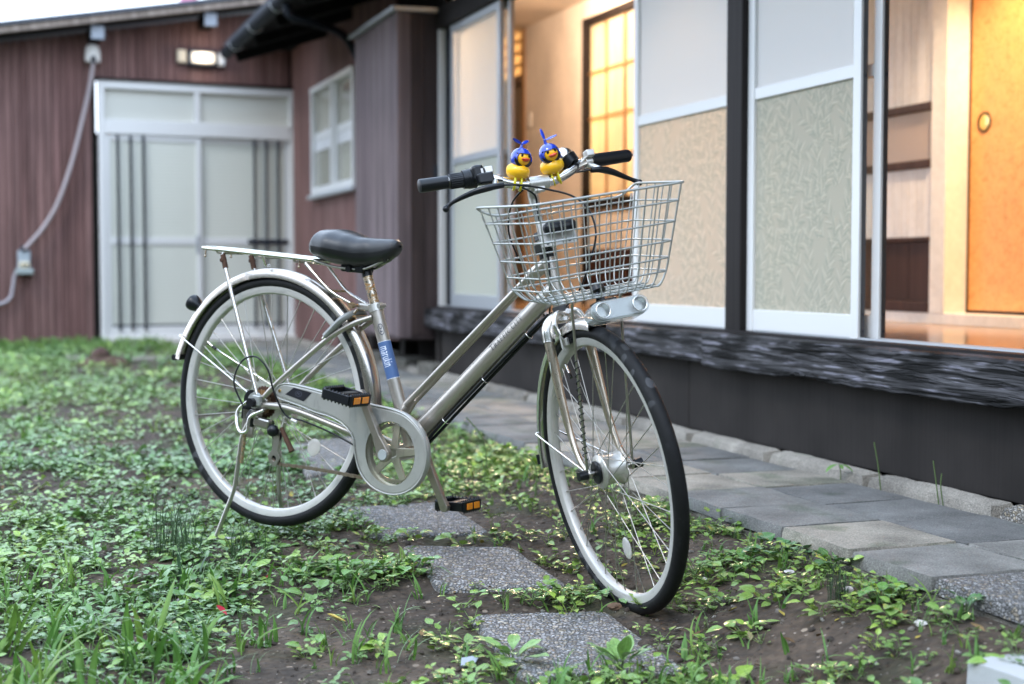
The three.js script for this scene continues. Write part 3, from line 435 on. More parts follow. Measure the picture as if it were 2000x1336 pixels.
  for (const x of [-3.3, -1.82, -0.83, 0.02]) { const g = new THREE.Group(); g.name = 'purlin'; A.add(g); part('purlin_beam', bx(x - 0.05, x + 0.05, roofY(x) - 0.09, roofY(x) + 0.02, -0.05, 0.30, 0.004), M.soffit, g); part('purlin_cap', bx(x - 0.056, x + 0.056, roofY(x) - 0.096, roofY(x) + 0.02, 0.30, 0.312, 0.003), M.cap ??= std({ color: lin(0.34, 0.38, 0.44), roughness: 0.5, metalness: 0.3 }), g); }
  part('rear_wall', bx(-4.6, 0.0, 0.1, 2.3, -3.0, -2.95), M.void, A);
}
const onAnnex = (x, z, y = 0) => V(ANNEX[0] + Math.cos(TA) * x + Math.sin(TA) * z, y, ANNEX[2] - Math.sin(TA) * x + Math.cos(TA) * z);
{
  const p = onAnnex(-0.86, 0), t = tag(thing('wall_lamp', p.toArray(), TA), 'lit cream wall lamp in a black frame above the far sliding door', 'lamp');
  const y = 2.735; part('housing', new RoundedBoxGeometry(0.27, 0.145, 0.07, 2, 0.02).translate(0, y, 0.05), M.blackMetal, t);
  part('lamp_diffuser', new RoundedBoxGeometry(0.225, 0.108, 0.05, 3, 0.022).translate(0.004, y + 0.004, 0.075), std({ color: lin(0.85, 0.78, 0.66), roughness: 0.6, emissive: lin(1, 0.84, 0.66), emissiveIntensity: 0.10 }), t);
  part('side_box', new RoundedBoxGeometry(0.08, 0.115, 0.06, 2, 0.01).translate(-0.185, y + 0.012, 0.045), std({ color: lin(0.62, 0.55, 0.42), roughness: 0.5 }), t); part('sensor_box', new RoundedBoxGeometry(0.062, 0.12, 0.07, 2, 0.012).translate(0.178, y, 0.05), std({ color: lin(0.55, 0.58, 0.60), roughness: 0.5 }), t);
  part('mounting_plate', bx(-0.22, 0.21, y - 0.05, y + 0.05, 0.014, 0.022), M.alu, t);
  const l = new THREE.PointLight(new THREE.Color(1, 0.8, 0.6), 0.10, 0, 2); l.position.set(0, y, 0.16); l.shadow.radius = 2; l.castShadow = true; t.add(l);
}
{
  const t = tag(thing('cable_entrance', onAnnex(-1.835, 0.02).toArray(), TA), 'white domed cable entrance cap under the roof edge of the brown building', 'cable cap');
  part('cap_shell', new THREE.LatheGeometry([[0, 0.10], [0.03, 0.097], [0.055, 0.075], [0.066, 0.03], [0.068, -0.05], [0.060, -0.062], [0.0, -0.06]].map((q) => new THREE.Vector2(...q)), 20).scale(1, 1, 0.8).translate(0, 2.70, 0.06), M.whitePaint, t); part('cable_mouth', bx(-0.022, 0.022, 2.628, 2.69, 0.09, 0.125, 0.01), M.blackMetal, t);
  const c = tag(part('conduit', (() => { const q = [[0, 2.64, 0.10], [-0.02, 2.48, 0.075], [-0.09, 2.15, 0.05], [-0.2, 1.72, 0.05], [-0.33, 1.36, 0.05], [-0.45, 1.16, 0.05], [-0.56, 1.03, 0.06], [-0.605, 0.98, 0.07]]; const g = tube(q, 0.017, 90, 8); g.applyMatrix4(t.matrix.compose(t.position, t.quaternion, t.scale)); return g; })(), std({ color: lin(0.42, 0.37, 0.38), roughness: 0.6 })), 'grey flexible conduit curving down the brown board wall to the socket box', 'conduit');
  const b = tag(thing('socket_box', onAnnex(-2.44, 0.014).toArray(), TA), 'grey outdoor socket box low on the brown board wall at left', 'socket box');
  part('box_body', new RoundedBoxGeometry(0.105, 0.20, 0.06, 2, 0.012).translate(0, 0.87, 0.035), std({ color: lin(0.36, 0.41, 0.45), roughness: 0.5 }), b); part('box_hood', new RoundedBoxGeometry(0.15, 0.05, 0.095, 2, 0.012).translate(0, 0.785, 0.05), std({ color: lin(0.33, 0.38, 0.38), roughness: 0.5 }), b); part('socket_face', new RoundedBoxGeometry(0.085, 0.055, 0.02, 2, 0.01).translate(0.0, 0.842, 0.07), std({ color: lin(0.75, 0.66, 0.46), roughness: 0.5 }), b); part('cable_gland', new THREE.CylinderGeometry(0.03, 0.036, 0.05, 14).translate(0, 0.985, 0.04), M.blackMetal, b);
  for (const x of [-0.018, 0.018]) part('outlet', new THREE.CylinderGeometry(0.013, 0.013, 0.006, 14).rotateX(Math.PI / 2).translate(x, 0.842, 0.081), M.aluDark, b);
  tag(part('outlet_cable', (() => { const g = tube([[-0.03, 0.81, 0.04], [-0.075, 0.76, 0.035], [-0.095, 0.66, 0.03], [-0.115, 0.565, 0.03], [-0.165, 0.515, 0.03], [-0.24, 0.50, 0.03], [-0.6, 0.51, 0.03]], 0.014, 60, 8); g.applyMatrix4(b.matrix.compose(b.position, b.quaternion, b.scale)); return g; })(), std({ color: lin(0.42, 0.40, 0.44), roughness: 0.6 })), 'short grey cable leaving the socket box towards the left edge', 'cable');
}
{ // beyond the roof
  const t = tag(thing('neighbour_house', [-5.35, 0, -27], 0.2), 'pale neighbouring house with a rosy wall strip behind the annex roof', 'house');
  part('wall', bx(-0.4, 6, 0, 7.5, -4, 0), std({ map: plasterMap, color: lin(0.92, 0.88, 0.82), roughness: 0.9 }), t); part('rosy_strip', bx(-0.88, -0.55, 0, 8.0, -0.6, -0.3, 0.03), std({ map: plasterMap, color: lin(0.78, 0.32, 0.52), roughness: 0.8 }), t); part('roof', bx(-0.5, 6.4, 7.5, 7.62, -4.3, 0.35), std({ map: stainMap, color: lin(0.86, 0.84, 0.8), roughness: 0.8 }), t);
  for (let i = 0; i < 5; i++) { const g = new THREE.Group(); g.name = 'window'; t.add(g); part('window_frame', bx(0.1 + i * 0.85, 0.62 + i * 0.85, 5.7, 6.75, 0, 0.06, 0.01), std({ color: lin(0.72, 0.5, 0.3), roughness: 0.6 }), g); part('pane', bx(0.16 + i * 0.85, 0.56 + i * 0.85, 5.78, 6.67, 0.06, 0.075), std({ color: lin(0.85, 0.85, 0.8), roughness: 0.3 }), g); }
}
{
  const p = fromHouse(0, 0); const q = V(1.005, 0, -2.47), t = tag(thing('concrete_block', [q.x, 0, q.z], TH + 0.06), 'pale concrete block cut off by the lower right corner of the view', 'block');
  const g = worn(0.26, 0.24, 0.30, 6, 0.002, 0.004); part('block_body', g.translate(0, -0.018, 0), std({ map: stainMap, bumpMap: concBump, bumpScale: 0.002, roughness: 0.85, color: lin(0.42, 0.43, 0.43) }), t); part('block_foot', bx(-0.135, 0.135, -0.16, -0.10, -0.155, 0.155, 0.004), M.conc, t);
}

{ // what closes the garden behind the viewer: a clipped hedge over a low wall
  const t = tag(thing('garden_hedge', [0, 0, 5.2]), 'tall dark clipped hedge over a low wall, closing the garden behind the viewer', 'hedge');
  const mk = (w, h, d, x, y, z) => { const g = new THREE.BoxGeometry(w, h, d, Math.round(w * 3), Math.round(h * 3), 3), P = g.attributes.position; for (let i = 0; i < P.count; i++) P.setXYZ(i, P.getX(i) + x + 0.3 * (vn(P.getX(i) * 2 + 50, P.getY(i) * 2 + 50) - 0.5), P.getY(i) + y + 0.25 * (vn(P.getX(i) * 3 + 9, 50 + P.getZ(i) * 3) - 0.5), P.getZ(i) + z + 0.4 * (vn(P.getX(i) * 2.3 + 70, P.getY(i) * 2.3 + 20) - 0.5)); g.computeVertexNormals(); return g; };
  const hm = std({ map: stainMap, color: lin(0.035, 0.06, 0.02), roughness: 0.9 }); part('hedge_body', mk(22, 3.6, 1.2, 2, 2.2, 0), hm, t); part('hedge_return', mk(1.2, 3.0, 9, -9.2, 1.9, -4.0), hm, t); part('low_wall', bx(-9.8, 13, -0.2, 0.5, -0.8, 0.8, 0.02), M.conc, t);
}
// ---------------------------------------------------------------- bicycle: x forward from the rear axle, y up, z to the rider's right
const bike = new THREE.Group(); bike.name = numbered('bicycle'); scene.add(bike);
tag(bike, 'silver city bicycle with wire front basket, rear rack and black saddle, parked on its stand', 'bicycle');
const BO = V(0.45, -0.36, 0);                                               // the group stands on the ground below the crank
{
  const m = new THREE.Matrix4().makeBasis(V(0.84627, -0.08036, 0.52666), V(0.07475, 0.99669, 0.03196), V(-0.52749, 0.01232, 0.84947));
  bike.quaternion.setFromRotationMatrix(m); bike.position.set(-0.66328, 0.43537, -3.93817).add(BO.clone().applyQuaternion(bike.quaternion)); bike.updateMatrixWorld(true);
}
const FK = new THREE.Matrix4().makeBasis(V(0.7480, 0.2871, 0.5984), V(-0.3584, 0.9336, 0), V(-0.5586, -0.2144, 0.8012)).setPosition(1.0787, -0.0206, 0.0296);   // the turned fork: x forward, y up the steering axis, z right, from the front axle
const toBike = new THREE.Matrix4().makeTranslation(-BO.x, -BO.y, -BO.z), toFork = toBike.clone().multiply(FK);
const B = (name, geo, mat, parent = bike) => { const m = part(name, geo, mat, parent); m.geometry.applyMatrix4(toBike); return m; };
const F = (name, geo, mat, parent = bike) => { const m = part(name, geo, mat, parent); m.geometry.applyMatrix4(toFork); return m; };
const grp = (name, parent = bike) => { const g = new THREE.Group(); g.name = name; parent.add(g); return g; };
const scuffMap = tex(256, 256, (u, v) => { const a = fbm(u * 8, v * 8, 5, 8, 8, 71), s = sm(0.62, 0.8, fbm(u * 30, v * 12, 3, 30, 12, 8)), k = 0.93 + 0.08 * (a - 0.5) - 0.05 * s; return [k, k * 0.99, k * 0.97]; }, true, 3, 3);
const roughMap = tex(256, 256, (u, v) => { const a = fbm(u * 10, v * 10, 5, 10, 10, 33); return 0.84 + 0.24 * a; }, false, 3, 3);
const rustMap = tex(256, 256, (u, v) => { const a = fbm(u * 5, v * 14, 5, 5, 14, 3), f = fbm(u * 60, v * 60, 2, 60, 60, 4), r = sm(0.38, 0.74, a + 0.06 * (f - 0.5)); return [mix(0.78, 0.58, r), mix(0.74, 0.44, r), mix(0.68, 0.27, r)]; }, true, 2, 2);
const rustMetal = tex(128, 128, (u, v) => { const a = fbm(u * 5, v * 14, 5, 5, 14, 3), r = sm(0.44, 0.70, a); return [0, 0.25 + 0.5 * r, 1 - 0.75 * r]; }, false, 2, 2);
M.paint = phy({ map: scuffMap, color: lin(0.53, 0.495, 0.455), metalness: 0.85, roughness: 0.36, roughnessMap: roughMap, clearcoat: 0.5, clearcoatRoughness: 0.15 });
M.chrome = std({ color: lin(0.80, 0.775, 0.74), metalness: 1, roughness: 0.24, roughnessMap: roughMap });
M.fork = std({ map: scuffMap, color: lin(0.66, 0.58, 0.49), metalness: 1, roughness: 0.30, roughnessMap: roughMap });
M.steel = std({ map: scuffMap, color: lin(0.56, 0.55, 0.53), metalness: 1, roughness: 0.34, roughnessMap: roughMap });
M.galv = std({ map: scuffMap, color: lin(0.52, 0.545, 0.54), metalness: 0.6, roughness: 0.38 });
M.rusty = std({ map: rustMap, metalnessMap: rustMetal, roughnessMap: rustMetal, metalness: 1, roughness: 0.9, color: lin(0.95, 0.95, 0.95) });
M.rust = std({ map: stainMap, color: lin(0.085, 0.038, 0.020), roughness: 0.85 });
M.rim = std({ map: scuffMap, color: lin(0.66, 0.655, 0.65), metalness: 0.35, roughness: 0.45 });
const dustMap = tex(512, 128, (u, v) => { const a = fbm(u * 40, v * 6, 4, 40, 6, 7), d = sm(0.62, 0.8, fbm(u * 60, v * 8, 3, 60, 8, 17)), b = sm(0.70, 0.76, vn(u * 46, v * 5, 46, 5, 3)) * sm(0.5, 0.8, vn(u * 6, 2, 6, 9, 4)); const k = 0.10 + 0.06 * a + 0.05 * d + 0.30 * b; return [k, k * 0.97, k * 0.93]; }, true, 2, 1);
const treadBump = tex(512, 64, (u, v) => { const w = Math.abs(v - 0.5), groove = Math.min(Math.abs(w - 0.05), Math.abs(w - 0.10)) < 0.012 ? 0 : 1, cut = w > 0.09 && w < 0.2 && ((u * 128 + w * 22) % 1) < 0.3 ? 0.2 : 1; return groove * cut * 0.8 + 0.1 * vn(u * 200, v * 30, 200, 30); }, false, 2, 1);
M.tyre = phy({ specularIntensity: 0.5, map: dustMap, bumpMap: treadBump, bumpScale: 0.0018, roughness: 0.62, color: lin(0.45, 0.49, 0.57) });
M.rubber = phy({ specularIntensity: 0.8, color: lin(0.006, 0.007, 0.009), roughness: 0.34 });
M.plastic = phy({ specularIntensity: 0.75, color: lin(0.006, 0.007, 0.009), roughness: 0.32 });
M.caseGrey = phy({ map: scuffMap, color: lin(0.50, 0.505, 0.49), roughness: 0.36, metalness: 0.45, clearcoat: 0.3, clearcoatRoughness: 0.3 });
M.clear = phy({ color: lin(0.94, 0.94, 0.88), transmission: 0.9, thickness: 0, roughness: 0.12 });
M.clearBody = phy({ color: lin(0.86, 0.88, 0.88), transmission: 0.88, thickness: 0, roughness: 0.15, clearcoat: 1, clearcoatRoughness: 0.08 });
M.amber = phy({ color: lin(0.95, 0.30, 0.02), roughness: 0.2, clearcoat: 0.6 });

// wheels
function lathe(pts, seg = 96) { return new THREE.LatheGeometry(pts.map((p) => new THREE.Vector2(...p)), seg).rotateX(Math.PI / 2); }
function wheel(name, front) {
  const w = new THREE.Group(); w.name = name; bike.add(w);
  const W = (n, g, m) => part(n, g, m, w);
  W('tyre', new THREE.TorusGeometry(0.3305, 0.0178, 18, 144), M.tyre);
  W('rim', lathe([[0.3205, -0.0125], [0.3190, -0.0135], [0.3030, -0.0118], [0.2990, -0.0085], [0.2975, 0], [0.2990, 0.0085], [0.3030, 0.0118], [0.3190, 0.0135], [0.3205, 0.0125], [0.3175, 0], [0.3205, -0.0125]], 120), M.rim);
  const fr = front ? 0.036 : 0.024, fz = front ? 0.026 : 0.030, n = 36, shapes = new Map();
  for (let i = 0; i < n; i++) {
    const side = i % 2 ? 1 : -1, lead = (i >> 1) % 2 ? 1 : -1, key = side * 2 + lead;
    if (!shapes.has(key)) { const a = lead * 1.15, p = V(Math.cos(a) * fr, Math.sin(a) * fr, side * (fz + lead * 0.0012)), q = V(0.3, 0, side * 0.002), e = q.clone().lerp(p, 0.05), e2 = q.clone().lerp(p, 0.056); shapes.set(key, merge([bar(p, e2, 0.00120, 0.00120, 6), bar(e2, q, 0.0019, 0.0019, 6)])); }
    const s = W('spoke', shapes.get(key), front ? M.steel : M.steel); s.rotation.z = (i + 0.5) / n * Math.PI * 2;
  }
  if (front) {
    W('hub_shell', lathe([[0.012, -0.033], [0.030, -0.0325], [0.040, -0.029], [0.041, -0.024], [0.0345, -0.020], [0.0335, 0.0], [0.036, 0.012], [0.0355, 0.020], [0.041, 0.024], [0.040, 0.029], [0.026, 0.034], [0.012, 0.036]], 48), M.hub ??= std({ map: scuffMap, color: lin(0.74, 0.74, 0.72), metalness: 0.8, roughness: 0.38 }));
    W('hub_dust_cap', lathe([[0.0, 0.0345], [0.027, 0.0345], [0.028, 0.038], [0.022, 0.0405], [0.008, 0.041]], 32), M.plastic); W('axle', new THREE.CylinderGeometry(0.005, 0.005, 0.15, 12).rotateX(Math.PI / 2), M.steel);
    for (const s of [-1, 1]) { W('axle_nut', new THREE.CylinderGeometry(0.0095, 0.0095, 0.010, 6).rotateX(Math.PI / 2).translate(0, 0, s * 0.057), M.steel); W('axle_cap', new THREE.CylinderGeometry(0.0108, 0.0118, 0.022, 20).rotateX(Math.PI / 2).translate(0, 0, s * 0.073), M.plastic); }
  } else {
    W('hub_shell', lathe([[0.010, -0.034], [0.026, -0.033], [0.027, -0.029], [0.016, -0.026], [0.015, 0.022], [0.027, 0.028], [0.027, 0.032], [0.010, 0.034]], 36), M.steel); W('axle', new THREE.CylinderGeometry(0.0048, 0.0048, 0.155, 12).rotateX(Math.PI / 2), M.steel);
    [0.046, 0.043, 0.040, 0.037, 0.033, 0.029].forEach((r, k) => { const pts = []; const T = Math.round(r * 560); for (let i = 0; i < T * 2; i++) { const a = i / (T * 2) * Math.PI * 2, q = i % 2 ? r : r - 0.004; pts.push([Math.cos(a) * q, Math.sin(a) * q]); } W('sprocket', extrude(pts, 0.0018).translate(0, 0, 0.036 + k * 0.0042), k < 3 ? M.rust : M.rusty); });
    W('spoke_guard', new THREE.RingGeometry(0.028, 0.062, 40).translate(0, 0, 0.0345), phy({ color: lin(0.85, 0.84, 0.76), transmission: 0.75, roughness: 0.25, thickness: 0, side: THREE.DoubleSide }));
    W('left_brake_drum', lathe([[0.008, -0.040], [0.044, -0.040], [0.045, -0.052], [0.030, -0.056], [0.008, -0.056]], 36), M.steel);
  }
  const [rx, ry] = front ? [0.016, -0.1875] : [0.166, -0.104];
  const lens = [W('reflector', new THREE.SphereGeometry(0.021, 20, 10).scale(1, 1.25, 0.25), M.lensClear ??= phy({ color: lin(0.88, 0.86, 0.83), roughness: 0.2, transmission: 0.6, thickness: 0, clearcoat: 1 }))]; lens[0].position.set(rx, ry, 0.014); lens[0].rotation.z = front ? 0 : -0.6;
  const va = front ? Math.atan2(0.2643, -0.1035) : Math.atan2(0.14, -0.262); W('valve', bar([Math.cos(va) * 0.297, Math.sin(va) * 0.297, 0], [Math.cos(va) * 0.268, Math.sin(va) * 0.268, 0], 0.003, 0.0028), M.chrome); W('valve_cap', bar([Math.cos(va) * 0.270, Math.sin(va) * 0.270, 0], [Math.cos(va) * 0.257, Math.sin(va) * 0.257, 0], 0.0045, 0.0042), M.plastic);
  return w;
}
{ const r = wheel('rear_wheel', false); r.position.copy(BO).negate(); const f = wheel('front_wheel', true); f.applyMatrix4(toFork); }

// mudguards: a shallow channel swept round an arc
function guard(a0, a1, R, w, n = 48, tail = 0) {
  const prof = [[-w, -0.016], [-w, -0.004], [-w * 0.82, 0.004], [-w * 0.45, 0.008], [0, 0.0095], [w * 0.45, 0.008], [w * 0.82, 0.004], [w, -0.004], [w, -0.016]], P = [], UV = [], I = [], m = prof.length;
  for (const inner of [0, 1]) for (let i = 0; i <= n; i++) { const t = i / n, a = mix(a0, a1, t), fl = tail * Math.pow(t, 3); prof.forEach(([z, h], j) => { const r = R + h - inner * 0.0012 + fl, zz = z * (1 - inner * 0.03); P.push(Math.cos(a) * r, Math.sin(a) * r, zz); UV.push(t * 4, j / m); }); }
  const q = (n + 1) * m; for (let i = 0; i < n; i++) for (let j = 0; j < m - 1; j++) { const a = i * m + j; I.push(a, a + m, a + 1, a + 1, a + m, a + m + 1); const b = a + q; I.push(b, b + 1, b + m, b + 1, b + m + 1, b + m); }
  for (const i of [0, n]) for (let j = 0; j < m - 1; j++) { const a = i * m + j, b = a + q; I.push(a, a + 1, b, b, a + 1, b + 1); }
  for (const j of [0, m - 1]) for (let i = 0; i < n; i++) { const a = i * m + j, b = a + q; I.push(a, b, a + m, b, b + m, a + m); }
  const g = new THREE.BufferGeometry(); g.setAttribute('position', new THREE.Float32BufferAttribute(P, 3)); g.setAttribute('uv', new THREE.Float32BufferAttribute(UV, 2)); g.setIndex(I); g.computeVertexNormals(); return g;
}
M.guard = std({ color: lin(0.62, 0.565, 0.51), metalness: 1, roughness: 0.27, roughnessMap: roughMap });
B('rear_mudguard', guard(-0.05, 2.92, 0.3575, 0.0245, 60, 0.012), M.guard); B('mudguard_tail', bar([-0.3665, 0.082, -0.023], [-0.3665, 0.082, 0.023], 0.009, 0.009, 10), M.plastic);
F('front_mudguard', guard(1.22, 3.02, 0.3565, 0.0235, 40, 0.018), M.chrome); F('mudguard_lip', bar([0.1215, 0.332, -0.022], [0.1215, 0.332, 0.022], 0.0065, 0.0065, 10), M.plastic); F('mudguard_flap', bx(-0.386, -0.380, 0.035, 0.062, -0.024, 0.024, 0.002).rotateZ(-0.06), M.plastic);

// frame
const BB = V(0.455, -0.0735, 0);
{
  const f = grp('frame'); const b = (n, g, m = M.paint) => B(n, g, m, f);
  b('seat_tube', [bar([0.477, -0.058, 0], [0.345, 0.262, 0], 0.0172, 0.0172, 24), bar([0.345, 0.262, 0], [0.3325, 0.2925, 0], 0.0180, 0.0180, 24)]);
  b('down_tube', (() => { const g = bar([0.49, -0.028, 0], [0.880, 0.398, 0], 1, 1, 28); const d = V(0.39, 0.426, 0).normalize(), nn = V(-d.y, d.x, 0), p = g.attributes.position, n = g.attributes.normal, o = V(0.49, -0.028, 0); for (let i = 0; i < p.count; i++) { const q = V(p.getX(i), p.getY(i), p.getZ(i)).sub(o), al = q.dot(d), up = q.dot(nn), z = q.z, t = clamp(al / 0.578), r = mix(0.0255, 0.0225, t); const w = o.clone().addScaledVector(d, al).addScaledVector(nn, up * r); p.setXYZ(i, w.x, w.y, z * mix(0.0175, 0.0165, t)); } g.computeVertexNormals(); return g; })());
  for (const s of [-1, 1]) b('top_tube', bar([0.462, 0.052, s * 0.0145], [0.8265, 0.4395, s * 0.0095], 0.0078, 0.0078, 14));
  b('tube_joint', bar([0.797, 0.410, 0], [0.848, 0.452, 0], 0.0165, 0.0155, 18)); b('seat_lug', bar([0.448, 0.028, 0], [0.476, 0.070, 0], 0.016, 0.014, 16));
  b('head_tube', [bar([0.8935, 0.345, 0.0], [0.8285, 0.5090, 0.0], 0.0178, 0.0178, 24)]); b('head_cup', [bar([0.8985, 0.3315, 0], [0.8920, 0.3480, 0], 0.0200, 0.0215, 20), bar([0.8290, 0.506, 0], [0.8220, 0.524, 0], 0.0210, 0.0195, 20)], M.aluDark);
  b('bottom_bracket', new THREE.CylinderGeometry(0.022, 0.022, 0.072, 24).rotateX(Math.PI / 2).translate(BB.x, BB.y, 0));
  for (const s of [-1, 1]) {
    b('chain_stay', tube([[0.015, -0.004, s * 0.060], [0.10, -0.002, s * 0.056], [0.25, -0.028, s * 0.045], [0.36, -0.055, s * 0.030], [0.445, -0.072, s * 0.026]], 0.0102, 30, 12)); b('seat_stay', tube([[0.012, 0.010, s * 0.062], [0.06, 0.060, s * 0.058], [0.16, 0.150, s * 0.050], [0.235, 0.212, s * 0.044], [0.29, 0.248, s * 0.030], [0.335, 0.268, s * 0.014]], 0.0078, 36, 12));
    b('drop_out', extrude([[-0.022, -0.018], [0.03, -0.016], [0.034, 0.010], [0.016, 0.024], [-0.02, 0.014]], 0.005, 0.001).translate(0, 0, s * 0.062 - 0.0025), M.steel);
  }
  b('seat_clamp', [bar([0.3365, 0.2830, 0], [0.3290, 0.3010, 0], 0.0205, 0.0205, 24), bx(0.28, 0.325, 0.282, 0.300, -0.014, 0.014, 0.004), bar([0.352, 0.300, -0.012], [0.352, 0.300, 0.014], 0.006, 0.006, 10)], M.aluPol ??= std({ map: scuffMap, color: lin(0.72, 0.72, 0.70), metalness: 0.85, roughness: 0.35 }));
  b('stay_bolt', [bar([0.285, 0.2945, -0.040], [0.285, 0.2945, 0.040], 0.0050, 0.0050, 10), bar([0.285, 0.2945, 0.036], [0.285, 0.2945, 0.048], 0.0085, 0.0085, 12)], M.rusty);
  b('cable_pipe', [tube([[0.862, 0.325, 0.004], [0.80, 0.262, 0.006], [0.66, 0.112, 0.006], [0.565, 0.008, 0.006], [0.530, -0.035, 0.006]], 0.0046, 40, 8), tube([[0.868, 0.330, -0.006], [0.805, 0.262, -0.006], [0.665, 0.109, -0.006], [0.57, 0.004, -0.006], [0.53, -0.040, -0.006]], 0.0046, 40, 8)], M.plastic);
  for (const t of [0.12, 0.47, 0.84]) { const p = V(mix(0.545, 0.862, t), mix(-0.012, 0.327, t), 0), g = new THREE.TorusGeometry(0.0105, 0.0014, 6, 18).rotateX(Math.PI / 2).rotateZ(-0.74).translate(p.x - 0.002, p.y - 0.003, 0); b('cable_clip', g, M.chrome); }
  // lettering: thin printed patches that follow the tubes
  const print = (w, h, draw) => { const c = document.createElement('canvas'); c.width = w; c.height = h; draw(c.getContext('2d')); const t = new THREE.CanvasTexture(c); t.colorSpace = THREE.SRGBColorSpace; return t; };
  const tubePatch = (p, q, th0, th1, rn, rz, lift) => { // th measured from the rider's right side towards the top of the tube
    const P = [], UV = [], I = [], d = q.clone().sub(p), u = d.clone().normalize(), nn = V(-u.y, u.x, 0), na = 14; for (let i = 0; i <= 1; i++) for (let j = 0; j <= na; j++) { const th = mix(th0, th1, j / na), o = p.clone().addScaledVector(d, i).addScaledVector(nn, Math.sin(th) * (rn + lift)); P.push(o.x, o.y, Math.cos(th) * (rz + lift)); UV.push(i, j / na); } for (let j = 0; j < na; j++) I.push(j, na + 1 + j, j + 1, j + 1, na + 1 + j, na + 2 + j);
    const g = new THREE.BufferGeometry(); g.setAttribute('position', new THREE.Float32BufferAttribute(P, 3)); g.setAttribute('uv', new THREE.Float32BufferAttribute(UV, 2)); g.setIndex(I); g.computeVertexNormals(); return g; };
  const ink = print(1024, 128, (x) => { x.clearRect(0, 0, 1024, 128); x.fillStyle = 'rgb(22,26,40)'; x.textBaseline = 'alphabetic'; let px = 14; const put = (s, f) => { x.font = f; x.save(); x.translate(px, 98); x.scale(0.92, 1); x.fillText(s, 0, 0); px += x.measureText(s).width * 0.92 + 11; x.restore(); }; put('T', '118px serif'); for (const c of 'RAFFIC') put(c, '92px serif'); px += 26; put('C', '104px serif'); for (const c of 'ITY') put(c, '92px serif'); });
  const inkM = std({ map: ink, transparent: true, roughness: 0.5 }), at = (t) => V(mix(0.49, 0.880, t), mix(-0.028, 0.398, t), 0);
  b('frame_lettering', tubePatch(at(0.575), at(0.885), -0.22, 0.80, 0.0240, 0.0168, 0.0006), inkM);
  const blue = print(512, 160, (x) => { x.fillStyle = 'rgb(70,98,142)'; x.fillRect(0, 0, 512, 160); x.fillStyle = 'rgb(60,86,128)'; x.fillRect(0, 120, 512, 40); x.fillStyle = 'rgb(232,236,242)'; x.font = '76px sans-serif'; x.save(); x.translate(64, 92); x.scale(1.0, 1); x.fillText('marukin', 0, 0); x.restore(); x.fillRect(0, 0, 6, 160); x.fillRect(506, 0, 6, 160); });
  const st = (y) => V(0.477 - (y + 0.058) * 0.4125, y, 0);
  b('blue_label', tubePatch(st(0.206), st(0.112), -1.9, 1.9, 0.0172, 0.0172, 0.0007), std({ map: blue, roughness: 0.4 })).userData.label = 'blue label band with white lettering on the seat tube';
  const badge = print(128, 128, (x) => { x.clearRect(0, 0, 128, 128); x.strokeStyle = 'rgb(52,56,78)'; x.lineWidth = 8; x.beginPath(); x.arc(64, 64, 50, 0, 7); x.stroke(); x.fillStyle = 'rgb(52,56,78)'; x.font = 'bold 62px sans-serif'; x.textAlign = 'center'; x.fillText('TC', 64, 86); });
  b('tube_badge', tubePatch(st(0.218), st(0.252), -1.15, -0.1, 0.0172, 0.0172, 0.0007), std({ map: badge, transparent: true, roughness: 0.5 }));
  M.badge2 = std({ map: print(256, 128, (x) => { x.fillStyle = 'rgb(26,27,34)'; x.fillRect(0, 0, 256, 128); x.strokeStyle = 'rgb(70,72,84)'; x.lineWidth = 5; x.beginPath(); x.arc(128, 64, 34, 0, 7); x.stroke(); x.fillStyle = 'rgb(78,80,92)'; x.font = 'bold 40px sans-serif'; x.textAlign = 'center'; x.fillText('TC', 128, 78); }), roughness: 0.35 });
}
B('seat_post', bar([0.3335, 0.290, 0], [0.288, 0.400, 0], 0.0130, 0.0130, 22), M.rusty); B('post_sleeve', bar([0.2995, 0.372, 0], [0.2855, 0.406, 0], 0.0142, 0.0142, 20), M.plastic);
